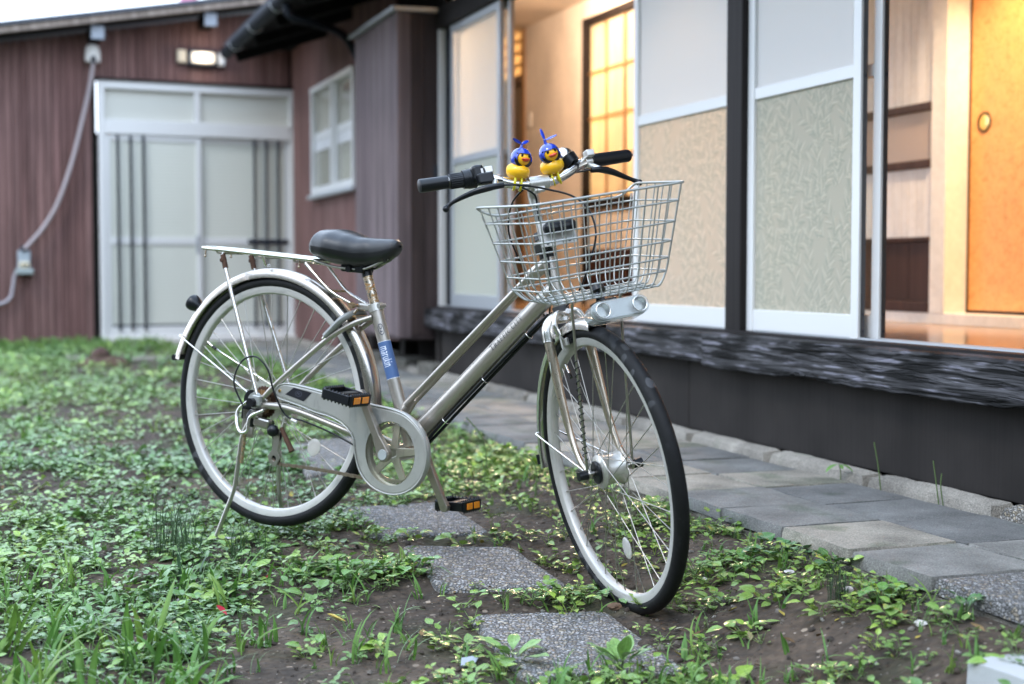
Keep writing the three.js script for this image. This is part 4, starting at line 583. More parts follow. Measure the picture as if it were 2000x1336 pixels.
// saddle: sections lofted from the broad back to the nose
{
  const n = 40, m = 36, P = [], UV = [], I = [], K = [[0.0, 0.020, 0.452, 0.430], [0.03, 0.066, 0.472, 0.412], [0.12, 0.086, 0.488, 0.404], [0.28, 0.092, 0.491, 0.397], [0.42, 0.078, 0.483, 0.395], [0.56, 0.055, 0.475, 0.392], [0.70, 0.036, 0.4745, 0.400], [0.84, 0.030, 0.4760, 0.412], [0.94, 0.026, 0.476, 0.430], [0.985, 0.018, 0.471, 0.446], [1, 0.006, 0.462, 0.456]];
  const at = (t, c) => { let i = 0; while (i < K.length - 2 && t > K[i + 1][0]) i++; const k = sm(0, 1, (t - K[i][0]) / (K[i + 1][0] - K[i][0])); const lin1 = (t - K[i][0]) / (K[i + 1][0] - K[i][0]); return mix(K[i][c], K[i + 1][c], mix(lin1, k, 0.5)); };
  for (let i = 0; i <= n; i++) { const t = 0.5 - 0.5 * Math.cos(Math.PI * i / n), u = mix(0.138, 0.400, t), hw = at(t, 1), yt = at(t, 2), yb = at(t, 3), flank = mix(0.46, 0.5, t); for (let j = 0; j <= m; j++) { const a = j / m * Math.PI * 2, ca = Math.cos(a), sa = Math.sin(a), sq = (v, p) => Math.sign(v) * Math.pow(Math.abs(v), p); const yc = mix(yb, yt, flank); const y = sa > 0 ? yc + (yt - yc) * sq(sa, 0.85) : yc + (yc - yb) * sq(sa, 0.7) ; const narrow = sa < 0 ? 1 - 0.28 * sa * sa : 1; P.push(u, y, sq(ca, 0.8) * hw * narrow); UV.push(t * 3, j / m * 2); } }
  for (let i = 0; i < n; i++) for (let j = 0; j < m; j++) { const a = i * (m + 1) + j; I.push(a, a + 1, a + m + 1, a + 1, a + m + 2, a + m + 1); }
  let g = new THREE.BufferGeometry(); g.setAttribute('position', new THREE.Float32BufferAttribute(P, 3)); g.setAttribute('uv', new THREE.Float32BufferAttribute(UV, 2)); g.setIndex(I); g.computeVertexNormals();
  const s = grp('saddle'); B('saddle_cover', g, phy({ color: lin(0.007, 0.008, 0.010), roughness: 0.27, bumpMap: tex(128, 128, (u, v) => fbm(u * 50, v * 50, 2, 50, 50, 4), false, 4, 4), bumpScale: 0.0006, clearcoat: 0.25, clearcoatRoughness: 0.3 }), s);
  for (const z of [-0.02, 0.02]) B('saddle_rail', wire([[0.155, 0.402, z * 2.4], [0.20, 0.390, z * 1.6], [0.30, 0.388, z], [0.37, 0.425, z * 0.5]], 0.0035, 0.03), M.steel, s);
  B('saddle_clamp', [bx(0.225, 0.30, 0.380, 0.402, -0.026, 0.026, 0.005), bar([0.258, 0.388, -0.034], [0.258, 0.388, 0.034], 0.0085, 0.0085, 12)], M.plastic, s); B('saddle_tag', bx(0.10, 0.155, 0.391, 0.398, -0.02, 0.02, 0.002), M.rusty, s);
}
// rear rack
{
  const r = grp('rear_rack'), yd = (x) => 0.4075 - 0.010 * (x + 0.26), p = (x, z, d = 0) => [x, yd(x) + d, z];
  B('deck_loop', wire([p(0.168, 0.030), p(0.140, 0.052), p(-0.20, 0.060), p(-0.272, 0.040), p(-0.272, -0.040), p(-0.20, -0.060), p(0.140, -0.052), p(0.168, -0.030)], 0.0048, 0.03, true, 8, 4), M.rackM ??= std({ map: scuffMap, color: lin(0.72, 0.74, 0.66), metalness: 1, roughness: 0.2 }), r);
  for (const z of [-0.022, 0.022]) B('deck_rod', bar(p(-0.262, z), p(0.146, z), 0.0040, 0.0040, 10), M.rackM, r);
  for (const x of [-0.19, -0.05, 0.09]) B('cross_rod', wire([p(x, 0.058), p(x, 0.052, -0.010), p(x, -0.052, -0.010), p(x, -0.058)], 0.0032, 0.008), M.steel, r);
  for (const [x, z] of [[-0.235, 0.052], [0.105, 0.048], [-0.235, -0.052]]) B('strap_hook', [bar(p(x, z), p(x - 0.002, z, -0.022), 0.0022, 0.0022, 8), ball(x - 0.002, yd(x) - 0.022, z, 0.0038)], M.rusty, r);
  B('mudguard_hook', wire([p(-0.02, 0.056), p(-0.028, 0.046, -0.006), p(-0.03, 0.030, -0.034), p(-0.026, 0.018, -0.028)], 0.0036, 0.012), M.chrome, r);
  for (const s of [-1, 1]) {
    B('rack_stay', bar([-0.156, 0.366, s * 0.058], [0.006, 0.012, s * 0.071], 0.0058, 0.0058, 12), M.chrome, r); B('stay_joint', [bar([-0.166, 0.394, s * 0.057], [-0.152, 0.358, s * 0.058], 0.0072, 0.0078, 12), bar([-0.162, 0.379, s * 0.05], [-0.162, 0.379, s * 0.067], 0.006, 0.006, 8)], M.rust, r); B('stay_hook', wire([[-0.168, 0.392, s * 0.057], [-0.163, 0.401, s * 0.055], [-0.140, yd(-0.14) - 0.004, s * 0.055], [-0.11, yd(-0.11) - 0.004, s * 0.056]], 0.0042, 0.012), M.chrome, r);
    B('front_stay', wire([[0.112 + (s > 0 ? 0 : 0.02), 0.392, s * 0.034], [0.204, 0.324, s * 0.034], [0.286, 0.2945, s * 0.030]], 0.0042, 0.025, false, 8), M.chrome, r);
  }
  B('stay_bridge', bar([0.203, 0.3255, -0.036], [0.203, 0.3255, 0.036], 0.0036, 0.0036, 8), M.rusty, r);
}
// rear reflector lamp
{ const d = V(-0.92, 0.39, 0), o = V(-0.303, 0.236, 0), q = new THREE.Quaternion().setFromUnitVectors(Y1, d.clone().normalize()), g = new THREE.LatheGeometry([[0.006, -0.012], [0.012, -0.004], [0.020, 0.008], [0.0235, 0.020], [0.0235, 0.028], [0.021, 0.030]].map((p) => new THREE.Vector2(...p)), 28).applyQuaternion(q).translate(o.x, o.y, 0), l = new THREE.LatheGeometry([[0, 0.034], [0.014, 0.0325], [0.0212, 0.0285], [0.0212, 0.024]].map((p) => new THREE.Vector2(...p)), 28).applyQuaternion(q).translate(o.x, o.y, 0); const s = grp('rear_reflector'); B('reflector_cup', g, M.plastic, s); B('reflector_lens', l, phy({ color: lin(0.55, 0.01, 0.015), roughness: 0.15, clearcoat: 1 }), s); }
// mudguard stays
for (const s of [-1, 1]) { B('mudguard_stay', wire([[-0.340, 0.150, s * 0.022], [-0.342, 0.149, s * 0.030], [0.004, 0.006, s * 0.068]], 0.0026, 0.006), M.chrome); F('mudguard_stay', wire([[-0.335, 0.138, s * 0.020], [-0.335, 0.136, s * 0.029], [-0.02, 0.008, s * 0.056]], 0.0026, 0.006), M.chrome); }
// ring lock round the rear wheel
{ const t = V(0.709, 0.705, 0), pts = [], o = V(0.2515, 0.2475, 0); const q = (a, w) => V(o.x + t.x * a, o.y + t.y * a, w); for (let k = 0; k <= 16; k++) { const a = Math.PI * (k / 16); pts.push(q(0.036 * Math.sin(a), Math.cos(a) * 0.047)); } const L = [q(-0.060, 0.047), q(-0.03, 0.0475), ...pts, q(-0.03, -0.0475), q(-0.060, -0.047)]; const g = tube(L, 1, 60, 10); // flat case
  const c = new THREE.CatmullRomCurve3(L, false, 'centripetal'), P = g.attributes.position, nrm = V(t.y, -t.x, 0); for (let i = 0; i <= 60; i++) { const ctr = c.getPointAt(i / 60); for (let j = 0; j <= 10; j++) { const k = i * 11 + j, d = V(P.getX(k), P.getY(k), P.getZ(k)).sub(ctr), al = d.dot(nrm), rest = d.clone().addScaledVector(nrm, -al); const w = ctr.clone().addScaledVector(nrm, Math.sign(al) * Math.pow(Math.abs(al), 0.5) * 0.0085).addScaledVector(rest, 0.0105); P.setXYZ(k, w.x, w.y, w.z); } } g.computeVertexNormals();
  const s = grp('ring_lock'); B('lock_case', g, std({ map: scuffMap, color: lin(0.30, 0.31, 0.31), roughness: 0.45, metalness: 0.3 }), s); B('lock_plate', [bx(0.245, 0.292, 0.262, 0.268, -0.03, 0.03, 0.002), bar([0.27, 0.258, 0.03], [0.29, 0.285, 0.02], 0.004, 0.004, 8)], M.rusty, s); B('lock_barrel', bar(q(-0.062, 0.047), q(-0.072, 0.046), 0.006, 0.005, 12), M.chrome, s); }
// chain case, chain ring and cranks
{
  const out = [[0.0549, 0.0378], [0.0639, 0.054], [0.0866, 0.0652], [0.1461, 0.0656], [0.228, 0.0593], [0.3539, 0.0480], [0.4048, 0.0461], [0.4585, 0.0432], [0.4987, 0.0352], [0.5329, 0.0162], [0.5579, -0.0092], [0.5726, -0.0420], [0.5756, -0.0758], [0.5676, -0.112], [0.5466, -0.1443], [0.5157, -0.1663], [0.4805, -0.1775], [0.4367, -0.1765], [0.3970, -0.162], [0.3665, -0.1351], [0.3492, -0.0989], [0.3410, -0.0647], [0.3342, -0.0466], [0.3257, -0.0364], [0.2977, -0.0163], [0.254, -0.0035], [0.1956, 0.0033], [0.1567, 0.0108], [0.1058, 0.0187], [0.0662, 0.0253]];
  const sm1 = new THREE.CatmullRomCurve3(out.map((p) => V(p[0], p[1], 0)), true, 'centripetal').getPoints(150).slice(0, -1).map((p) => [p.x, p.y]);
  const C = V(0.4590, -0.0700, 0), hole = new THREE.Path().absellipse(C.x, C.y - 0.002, 0.0865, 0.0905, 0, Math.PI * 2, true), s = grp('chain_case');
  B('case_shell', extrude(sm1, 0.008, 0.0075, [hole]).translate(0, 0, 0.050), M.caseGrey, s);
  B('case_lip', tube(sm1.filter((_, i) => i % 3 === 0).map((p) => V(mix(p[0], 0.40, 0.012), mix(p[1], -0.06, 0.012), 0.0657)), 0.0022, 150, 6, true), M.caseGrey, s);
  B('case_window', lathe([[0.088, 0.0], [0.080, 0.005], [0.068, 0.006], [0.056, 0.0045], [0.040, 0.006], [0.020, 0.0065]], 64).translate(C.x, C.y - 0.002, 0.055), M.clearTint ??= phy({ color: lin(0.93, 0.915, 0.83), transmission: 0.97, thickness: 0, roughness: 0.06 }), s);
  B('case_window_rim', new THREE.TorusGeometry(0.0868, 0.0022, 8, 64).translate(C.x, C.y - 0.002, 0.0605), M.clearTint, s); B('case_badge', (() => { const q = [[0.0979, 0.0361], [0.1268, 0.0578], [0.1897, 0.0519], [0.1635, 0.0251]], g = new THREE.BufferGeometry(); g.setAttribute('position', new THREE.Float32BufferAttribute(q.flatMap((p) => [p[0], p[1], 0.0664]), 3)); g.setAttribute('uv', new THREE.Float32BufferAttribute([0, 0, 0.2, 1, 1, 1, 0.8, 0], 2)); g.setIndex([0, 2, 1, 0, 3, 2]); g.computeVertexNormals(); return g; })(), M.badge2, s); B('case_screw', new THREE.CylinderGeometry(0.0042, 0.0042, 0.003, 14).rotateX(Math.PI / 2).translate(0.078, 0.043, 0.0665), M.brass, s);
  const k = grp('crank_set'), ringPts = []; for (let i = 0; i < 76; i++) { const a = i / 76 * Math.PI * 2, r = i % 2 ? 0.0805 : 0.0765; ringPts.push([Math.cos(a) * r, Math.sin(a) * r]); }
  B('chain_ring', extrude(ringPts, 0.003, 0, [new THREE.Path().absarc(0, 0, 0.069, 0, Math.PI * 2, true)]).translate(BB.x, BB.y, 0.0405), M.steel, k);
  B('spider', [0, 1, 2, 3, 4].map((i) => { const a = i / 5 * Math.PI * 2 + 1.45, d = V(Math.cos(a), Math.sin(a), 0), w = V(-d.y, d.x, 0), pt = (r, h) => [BB.x + d.x * r + w.x * h, BB.y + d.y * r + w.y * h]; return extrude([pt(0.010, -0.014), pt(0.03, -0.0105), pt(0.073, -0.0085), pt(0.076, 0), pt(0.073, 0.0085), pt(0.03, 0.0105), pt(0.010, 0.014)], 0.005, 0.0012).translate(0, 0, 0.041); }), M.aluPol, k);
  B('spindle_cap', [new THREE.CylinderGeometry(0.0135, 0.0145, 0.006, 24).rotateX(Math.PI / 2).translate(BB.x, BB.y, 0.0905)], M.capM ??= std({ color: lin(0.42, 0.45, 0.45), roughness: 0.45, metalness: 0.3 }), k); B('bearing_cup', new THREE.CylinderGeometry(0.0235, 0.0235, 0.016, 24).rotateX(Math.PI / 2).translate(BB.x, BB.y, 0.037), M.steel, k);
  const arm = (p, q, name) => { const d = q.clone().sub(p).normalize(), w = V(-d.y, d.x, 0), pt = (o, h, a = 0) => [o.x + d.x * a + w.x * h, o.y + d.y * a + w.y * h], zz = p.z; const sh = []; for (let i = 0; i <= 8; i++) { const a = Math.PI / 2 + i / 8 * Math.PI; sh.push([p.x + d.x * Math.cos(a) * 0.0195 + w.x * Math.sin(a) * 0.0195, p.y + d.y * Math.cos(a) * 0.0195 + w.y * Math.sin(a) * 0.0195]); } sh.push(pt(p, -0.0118, 0.05), pt(q, -0.0102, -0.02)); for (let i = 0; i <= 8; i++) { const a = -Math.PI / 2 + i / 8 * Math.PI; sh.push([q.x + d.x * Math.cos(a) * 0.0125 + w.x * Math.sin(a) * 0.0125, q.y + d.y * Math.cos(a) * 0.0125 + w.y * Math.sin(a) * 0.0125]); } sh.push(pt(q, 0.0102, -0.02), pt(p, 0.0118, 0.05)); return B(name, extrude(sh, 0.011, 0.0028).translate(0, 0, zz), M.crankM ??= std({ map: scuffMap, color: lin(0.46, 0.42, 0.38), metalness: 0.9, roughness: 0.36 }), k); };
  const eR = V(0.368, 0.071, 0.077), eL = V(BB.x * 2 - eR.x, BB.y * 2 - eR.y, -0.077); arm(V(BB.x, BB.y, 0.077), eR, 'crank_arm'); arm(V(BB.x, BB.y, -0.088), V(eL.x, eL.y, -0.088), 'crank_arm');
  for (const [e, s] of [[eR, 1], [eL, -1]]) {
    const p = grp('pedal'), cx = e.x, cy = e.y, z0 = s * 0.103, z1 = s * 0.186, tilt = s > 0 ? -0.12 : 0.10; const T = (g) => g.translate(-cx, -cy, 0).rotateZ(tilt).translate(cx, cy, 0);
    const a = Math.min(z0, z1), b = Math.max(z0, z1), rails = []; for (const q of [-1, 1]) { rails.push(bx(cx + q * 0.043 - 0.005, cx + q * 0.043 + 0.005, cy - 0.0135, cy + 0.0135, a, b, 0.002)); for (let i = 0; i < 9; i++) { const z = mix(a + 0.006, b - 0.006, i / 8); for (const v of [-1, 1]) rails.push(new THREE.ConeGeometry(0.0048, 0.007, 5).rotateX(v > 0 ? 0 : Math.PI).translate(cx + q * 0.043, cy + v * 0.0160, z)); } }
    for (const z of [a, b]) rails.push(bx(cx - 0.043, cx + 0.043, cy - 0.012, cy + 0.012, z - 0.004, z + 0.004, 0.002)); for (let i = 0; i < 7; i++) for (const v of [-1, 1]) rails.push(new THREE.ConeGeometry(0.0045, 0.006, 5).rotateX(v > 0 ? 0 : Math.PI).translate(mix(cx - 0.036, cx + 0.036, i / 6), cy + v * 0.0145, s > 0 ? b : a));
    rails.push(bx(cx - 0.011, cx + 0.011, cy - 0.010, cy + 0.010, a, b, 0.004)); B('pedal_body', T(merge(rails)), M.plastic, p); B('pedal_axle', bar([cx, cy, s * 0.078], [cx, cy, s * 0.105], 0.0065, 0.0065, 12), M.rusty, p);
    const am = (a + b) / 2; for (const q of [-1, 1]) for (const [u0, u1] of [[am - 0.030, am - 0.004], [am + 0.004, am + 0.030]]) B('pedal_reflector', T(bx(cx + q * 0.0482, cx + q * 0.0502, cy - 0.0085, cy + 0.0085, u0, u1, 0.0008)), M.amber, p);
  }
}
// chain: lower run and the run to the rear mech
{ const pts = [[0.374, -0.1525, 0.046], [0.24, -0.1535, 0.046], [0.14, -0.157, 0.046], [0.074, -0.1590, 0.047], [0.05, -0.148, 0.048]], c = new THREE.CatmullRomCurve3(pts.map((p) => V(...p))), L = [], n = Math.round(c.getLength() / 0.0127); for (let i = 0; i < n; i++) { const p = c.getPointAt(i / n), q = c.getPointAt(Math.min(1, (i + 1) / n)), w = i % 2 ? 0.0034 : 0.0022, d = q.clone().sub(p), a = Math.atan2(d.y, d.x); for (const z of [-w, w]) L.push(new THREE.BoxGeometry(0.0150, i % 2 ? 0.0088 : 0.0074, 0.0012).rotateZ(a).translate((p.x + q.x) / 2, (p.y + q.y) / 2, p.z + z)); L.push(new THREE.CylinderGeometry(0.0032, 0.0032, 0.0075, 8).rotateX(Math.PI / 2).translate(p.x, p.y, p.z)); } B('chain', L, M.chainM ??= std({ map: rustMap, color: lin(0.52, 0.52, 0.52), metalness: 0.8, roughness: 0.45 })); }
// rear gear mechanism, guard and cables
{
  const d = grp('rear_mech'); B('mech_body', [bx(0.004, 0.060, -0.062, -0.034, 0.058, 0.080, 0.007).rotateZ(-0.10), bar([0.006, -0.03, 0.062], [0.006, -0.03, 0.084], 0.012, 0.012, 16)], M.steel, d); B('mech_knuckle', [ball(0.062, -0.068, 0.066, 0.017, 1, 1, 0.9), bar([0.0, -0.012, 0.056], [0.002, -0.046, 0.070], 0.010, 0.011, 12)], M.plastic, d);
  B('mech_cage', [extrude([[0.050, -0.066], [0.074, -0.064], [0.078, -0.095], [0.074, -0.125], [0.084, -0.143], [0.070, -0.168], [0.048, -0.162], [0.040, -0.142], [0.056, -0.120], [0.056, -0.09]], 0.002, 0.0006, [new THREE.Path().absarc(0.062, -0.146, 0.009, 0, Math.PI * 2, true)]).translate(0, 0, 0.053)], M.steel, d); for (const y of [-0.085, -0.147]) B('jockey_wheel', new THREE.CylinderGeometry(0.0155, 0.0155, 0.005, 14).rotateX(Math.PI / 2).translate(0.062, y, 0.047), M.plastic, d);
  B('mech_lever', [bar([0.078, -0.06, 0.05], [0.122, -0.118, 0.052], 0.006, 0.008, 10)], M.rust, d); B('mech_guard', tube([[-0.020, 0.004, 0.080], [-0.052, -0.026, 0.082], [-0.0468, -0.062, 0.090], [-0.0272, -0.0831, 0.095], [-0.0051, -0.0766, 0.095], [-0.0016, -0.0384, 0.090], [0.0302, -0.0154, 0.072]], 0.0048, 48, 8), M.chrome, d);
  B('mech_mount', [new THREE.CylinderGeometry(0.030, 0.030, 0.006, 24).rotateX(Math.PI / 2).translate(-0.018, 0.004, 0.064), ball(-0.012, -0.045, 0.070, 0.020, 1, 1.2, 0.6), bx(-0.055, -0.02, -0.052, -0.010, 0.060, 0.068, 0.004), bar([0.0, -0.05, 0.066], [0.05, -0.055, 0.056], 0.010, 0.012, 12)], M.plastic, d); B('axle_washer', [new THREE.CylinderGeometry(0.022, 0.024, 0.008, 20).rotateX(Math.PI / 2).translate(-0.004, 0.006, 0.071), bx(-0.006, 0.022, -0.006, 0.022, 0.070, 0.082, 0.003)], M.galv, d); B('axle_cap', new THREE.CylinderGeometry(0.0125, 0.0135, 0.022, 18).rotateX(Math.PI / 2).translate(-0.002, 0.002, 0.084), M.plastic, d); B('chain_keeper', new THREE.CylinderGeometry(0.047, 0.047, 0.002, 30, 1, true, 3.4, 1.9).rotateX(Math.PI / 2).translate(0, 0, 0.062), M.plastic, d);
  B('gear_cable', tube([[-0.030, -0.020, 0.082], [-0.0669, 0.0522, 0.09], [-0.038, 0.115, 0.09], [0.0029, 0.1279, 0.085], [0.0412, 0.0999, 0.08], [0.0654, 0.0396, 0.075], [0.1031, -0.0234, 0.060], [0.150, -0.030, 0.050], [0.25, -0.050, 0.046], [0.34, -0.078, 0.040]], 0.0026, 80, 8), M.plastic); B('cable_stop', bar([0.118, -0.031, 0.058], [0.136, -0.035, 0.056], 0.0042, 0.0042, 10), M.whitePaint);
}
// two-legged stand
{ const s = grp('stand'); for (const z of [1, -1]) { const foot = z > 0 ? [-0.079, -0.381, 0.112] : [-0.020, -0.385, -0.108]; B('stand_leg', wire(z > 0 ? [[-0.006, -0.03, 0.068], [-0.044, -0.09, 0.070], [-0.048, -0.245, 0.082], foot] : [[0.0, -0.03, -0.068], [-0.03, -0.12, -0.070], [-0.030, -0.262, -0.080], foot], 0.0062, 0.03, false, 10), M.steel, s); }
  B('stand_foot', wire([[-0.079, -0.381, 0.112], [-0.050, -0.386, 0.090], [-0.006, -0.388, 0.0], [-0.012, -0.386, -0.09], [-0.020, -0.385, -0.108]], 0.0058, 0.03, false, 8), M.steel, s); B('stand_bracket', bx(-0.05, -0.008, -0.1, -0.02, 0.061, 0.068, 0.003), M.steel, s); B('stand_spring', bar([-0.026, -0.09, 0.079], [-0.032, -0.17, 0.079], 0.005, 0.005, 8), M.rusty, s); }

// ---- fork, front brake, steering
{
  const f = grp('fork'); F('steerer', bar([-0.0545, 0.372, 0], [-0.0545, 0.412, 0], 0.0150, 0.0150, 20), M.fork, f); F('crown', [tube([[-0.0545, 0.330, 0.052], [-0.0545, 0.366, 0.046], [-0.0545, 0.384, 0.026], [-0.0545, 0.389, 0], [-0.0545, 0.384, -0.026], [-0.0545, 0.366, -0.046], [-0.0545, 0.330, -0.052]], 0.0150, 40, 16), bar([-0.0545, 0.375, 0], [-0.0545, 0.405, 0], 0.019, 0.0175, 20)], M.chrome, f);
  for (const s of [-1, 1]) { const c = new THREE.CatmullRomCurve3([V(-0.0545, 0.345, s * 0.0505), V(-0.0555, 0.29, s * 0.0530), V(-0.0565, 0.19, s * 0.0545), V(-0.0525, 0.10, s * 0.0550), V(-0.034, 0.040, s * 0.0555), V(-0.004, 0.006, s * 0.0555)]), g = new THREE.TubeGeometry(c, 40, 1, 16), P = g.attributes.position; for (let i = 0; i <= 40; i++) { const o = c.getPointAt(i / 40), r = mix(0.0138, 0.0078, sm(0.1, 1, i / 40)); for (let j = 0; j <= 16; j++) { const k = i * 17 + j; P.setXYZ(k, o.x + (P.getX(k) - o.x) * r, o.y + (P.getY(k) - o.y) * r, o.z + (P.getZ(k) - o.z) * r * 0.86); } } F('fork_blade', g, M.fork, f); F('fork_end', extrude([[-0.014, 0.012], [0.006, 0.014], [0.012, 0.0], [0.006, -0.012], [-0.012, -0.008]], 0.005, 0.001).translate(0, 0, s * 0.0555 - 0.0025), M.steel, f); }
  F('fork_sticker', (() => { const P = []; for (const [a, w] of [[0.283, 0.4], [0.283, -0.5], [0.254, -0.1]]) P.push(-0.0555 + Math.sin(w) * 0.0148 + 0.004, a, 0.053 + Math.cos(w) * 0.0128); const g = new THREE.BufferGeometry(); g.setAttribute('position', new THREE.Float32BufferAttribute(P, 3)); g.setAttribute('uv', new THREE.Float32BufferAttribute([0, 0, 1, 0, 0, 1], 2)); g.computeVertexNormals(); return g; })(), std({ color: lin(0.55, 0.60, 0.56), roughness: 0.4, side: THREE.DoubleSide }), f);
  const k = grp('front_brake'); for (const s of [-1, 1]) { F('brake_arm', tube([[-0.030, 0.392, s * 0.004], [-0.024, 0.392, s * 0.028], [-0.022, 0.366, s * 0.040], [-0.022, 0.338, s * 0.036]], 0.0062, 24, 10), M.chrome, k); F('brake_block', bx(-0.050, 0.008, 0.312, 0.324, s * 0.0175 - 0.005, s * 0.0175 + 0.005, 0.002), M.plastic, k); F('block_holder', [bx(-0.040, 0.0, 0.309, 0.328, s * 0.027 - 0.004, s * 0.027 + 0.004, 0.002), bar([-0.02, 0.318, s * 0.020], [-0.02, 0.334, s * 0.036], 0.004, 0.004, 8), bar([-0.020, 0.345, s * 0.036], [-0.017, 0.300, s * 0.0365], 0.0026, 0.0026, 8)], M.aluPol, k); } F('brake_bolt', bar([-0.050, 0.393, 0], [-0.018, 0.393, 0], 0.0065, 0.0065, 12), M.chrome, k);
  const h = grp('handlebar'); F('stem_quill', bar([-0.0545, 0.565, 0], [-0.0545, 0.700, 0], 0.0112, 0.0112, 20), M.steel, h); F('stem_lock_nut', [bar([-0.0545, 0.556, 0], [-0.0545, 0.574, 0], 0.0195, 0.0175, 6), bar([-0.0545, 0.572, 0], [-0.0545, 0.580, 0], 0.0165, 0.0145, 20)], M.plastic, h);
  F('stem', [tube([[-0.0545, 0.672, 0], [-0.0545, 0.693, 0], [-0.044, 0.709, 0], [-0.014, 0.7135, 0]], 0.0135, 20, 14), new THREE.CylinderGeometry(0.0175, 0.0175, 0.052, 22).rotateX(Math.PI / 2).translate(-0.010, 0.7135, 0), bx(-0.012, 0.006, 0.688, 0.702, -0.012, 0.012, 0.004), bar([-0.004, 0.694, 0.0], [-0.004, 0.694, 0.0165], 0.0055, 0.0055, 10)], M.aluPol, h);
  const barPts = [[-0.046, 0.757, 0.279], [-0.034, 0.7545, 0.20], [-0.024, 0.7500, 0.145], [-0.013, 0.739, 0.110], [-0.010, 0.7225, 0.070], [-0.010, 0.7135, 0.03]]; F('bar_tube', tube([...barPts, ...barPts.map((p) => [p[0], p[1], -p[2]]).reverse()], 0.0126, 100, 16), M.chrome, h);
  for (const s of [-1, 1]) {
    const P = (z) => { const t = (z - 0.18) / 0.1; return V(mix(-0.031, -0.046, t), mix(0.7535, 0.7572, t), s * z); };
    if (s > 0) { F('grip', [bar(P(0.216), P(0.284), 0.0158, 0.0166, 22), new THREE.SphereGeometry(0.0166, 18, 8, 0, Math.PI * 2, 0, Math.PI / 2).scale(1, 0.25, 1).rotateX(Math.PI / 2).translate(...P(0.284).toArray())], M.rubber, h); const ribs = []; for (let i = 0; i < 22; i++) { const a = i / 22 * Math.PI * 2, o = V(Math.cos(a) * 0.0172, Math.sin(a) * 0.0172, 0); ribs.push(bar(P(0.181).add(o), P(0.212).add(o), 0.0016, 0.0016, 5)); } F('twist_shifter', [bar(P(0.178), P(0.214), 0.0182, 0.0172, 24), bar(P(0.166), P(0.180), 0.0235, 0.0225, 24), ...ribs], M.rubber, h); F('shifter_body', [bx(-0.056, 0.006, 0.735, 0.778, 0.132, 0.164, 0.010), bar(P(0.150), P(0.168), 0.0245, 0.024, 24), bx(-0.002, 0.020, 0.724, 0.752, 0.118, 0.160, 0.006)], M.plastic, h); F('shifter_window', [bx(-0.036, -0.008, 0.777, 0.7795, 0.138, 0.147, 0.001), bx(0.0055, 0.0075, 0.752, 0.765, 0.138, 0.144, 0.001)], M.whitePaint, h); }
    else F('grip', [bar(P(0.165), P(0.176), 0.0165, 0.0172, 22), bar(P(0.176), P(0.276), 0.0172, 0.0160, 22), new THREE.SphereGeometry(0.0160, 18, 8, 0, Math.PI * 2, 0, Math.PI / 2).scale(1, 0.6, 1).rotateX(-Math.PI / 2).translate(...P(0.276).toArray()), bar(P(0.28), P(0.290), 0.007, 0.004, 12)], M.rubber, h);
    const lv = grp('brake_lever', h); lv.name = 'brake_lever'; h.remove(lv); bike.add(lv); const zc = s > 0 ? 0.122 : 0.152;
    F('lever_clamp', [new THREE.CylinderGeometry(0.0150, 0.0150, 0.016, 20).rotateX(Math.PI / 2).translate(s > 0 ? -0.017 : -0.025, s > 0 ? 0.7440 : 0.7505, s * zc), bx(-0.020, 0.006, 0.752 + (s < 0 ? 0.006 : 0), 0.769 + (s < 0 ? 0.006 : 0), s * zc - 0.011, s * zc + 0.011, 0.003)], M.aluPol, lv); F('lever_bracket', [tube([[-0.012, 0.740, s * zc], [0.014, 0.726, s * (zc - 0.004)], [0.030, 0.712, s * (zc + 0.006)]], 0.0078, 16, 10)], M.aluPol, lv);
    F('lever_blade', (() => { const c = new THREE.CatmullRomCurve3(s > 0 ? [V(0.032, 0.7105, 0.108), V(0.033, 0.7095, 0.138), V(0.016, 0.7085, 0.175), V(-0.02, 0.7025, 0.215), V(-0.030, 0.696, 0.232), V(-0.026, 0.688, 0.241)] : [V(0.030, 0.7155, -0.128), V(0.034, 0.7130, -0.150), V(0.026, 0.7060, -0.182), V(0.016, 0.6890, -0.222), V(0.016, 0.6760, -0.246), V(0.020, 0.6690, -0.254)]), g = new THREE.TubeGeometry(c, 36, 1, 12), Q = g.attributes.position; for (let i = 0; i <= 36; i++) { const o = c.getPointAt(i / 36), t = i / 36, r = t < 0.3 ? mix(0.0085, 0.0105, t / 0.3) : t < 0.86 ? mix(0.0105, 0.0058, (t - 0.3) / 0.56) : mix(0.0058, 0.0082, (t - 0.86) / 0.14); for (let j = 0; j <= 12; j++) { const k2 = i * 13 + j; Q.setXYZ(k2, o.x + (Q.getX(k2) - o.x) * r, o.y + (Q.getY(k2) - o.y) * r * 0.8, o.z + (Q.getZ(k2) - o.z) * r); } } const e = c.getPointAt(1); return [g, ball(e.x, e.y, e.z, 0.0084)]; })(), M.plastic, lv);
  }
  const bl = grp('bell'); F('bell_dome', new THREE.LatheGeometry([[0, 0.034], [0.010, 0.0330], [0.021, 0.027], [0.0275, 0.016], [0.0285, 0.006], [0.027, 0.004]].map((p) => new THREE.Vector2(...p)), 28).rotateZ(0.25).rotateX(0.5).translate(-0.018, 0.7600, -0.092), M.chrome, bl); F('bell_base', [new THREE.CylinderGeometry(0.0278, 0.0240, 0.020, 28).rotateZ(0.25).rotateX(0.5).translate(-0.015, 0.7545, -0.0975), new THREE.CylinderGeometry(0.0135, 0.0135, 0.014, 20).rotateX(Math.PI / 2 - 0.5).translate(-0.0135, 0.740, -0.108)], M.plastic, bl);
  const cab = grp('cables'); const CA = (p, r = 0.0025) => F('cable', tube(p, r, 80, 8), M.plastic, cab);
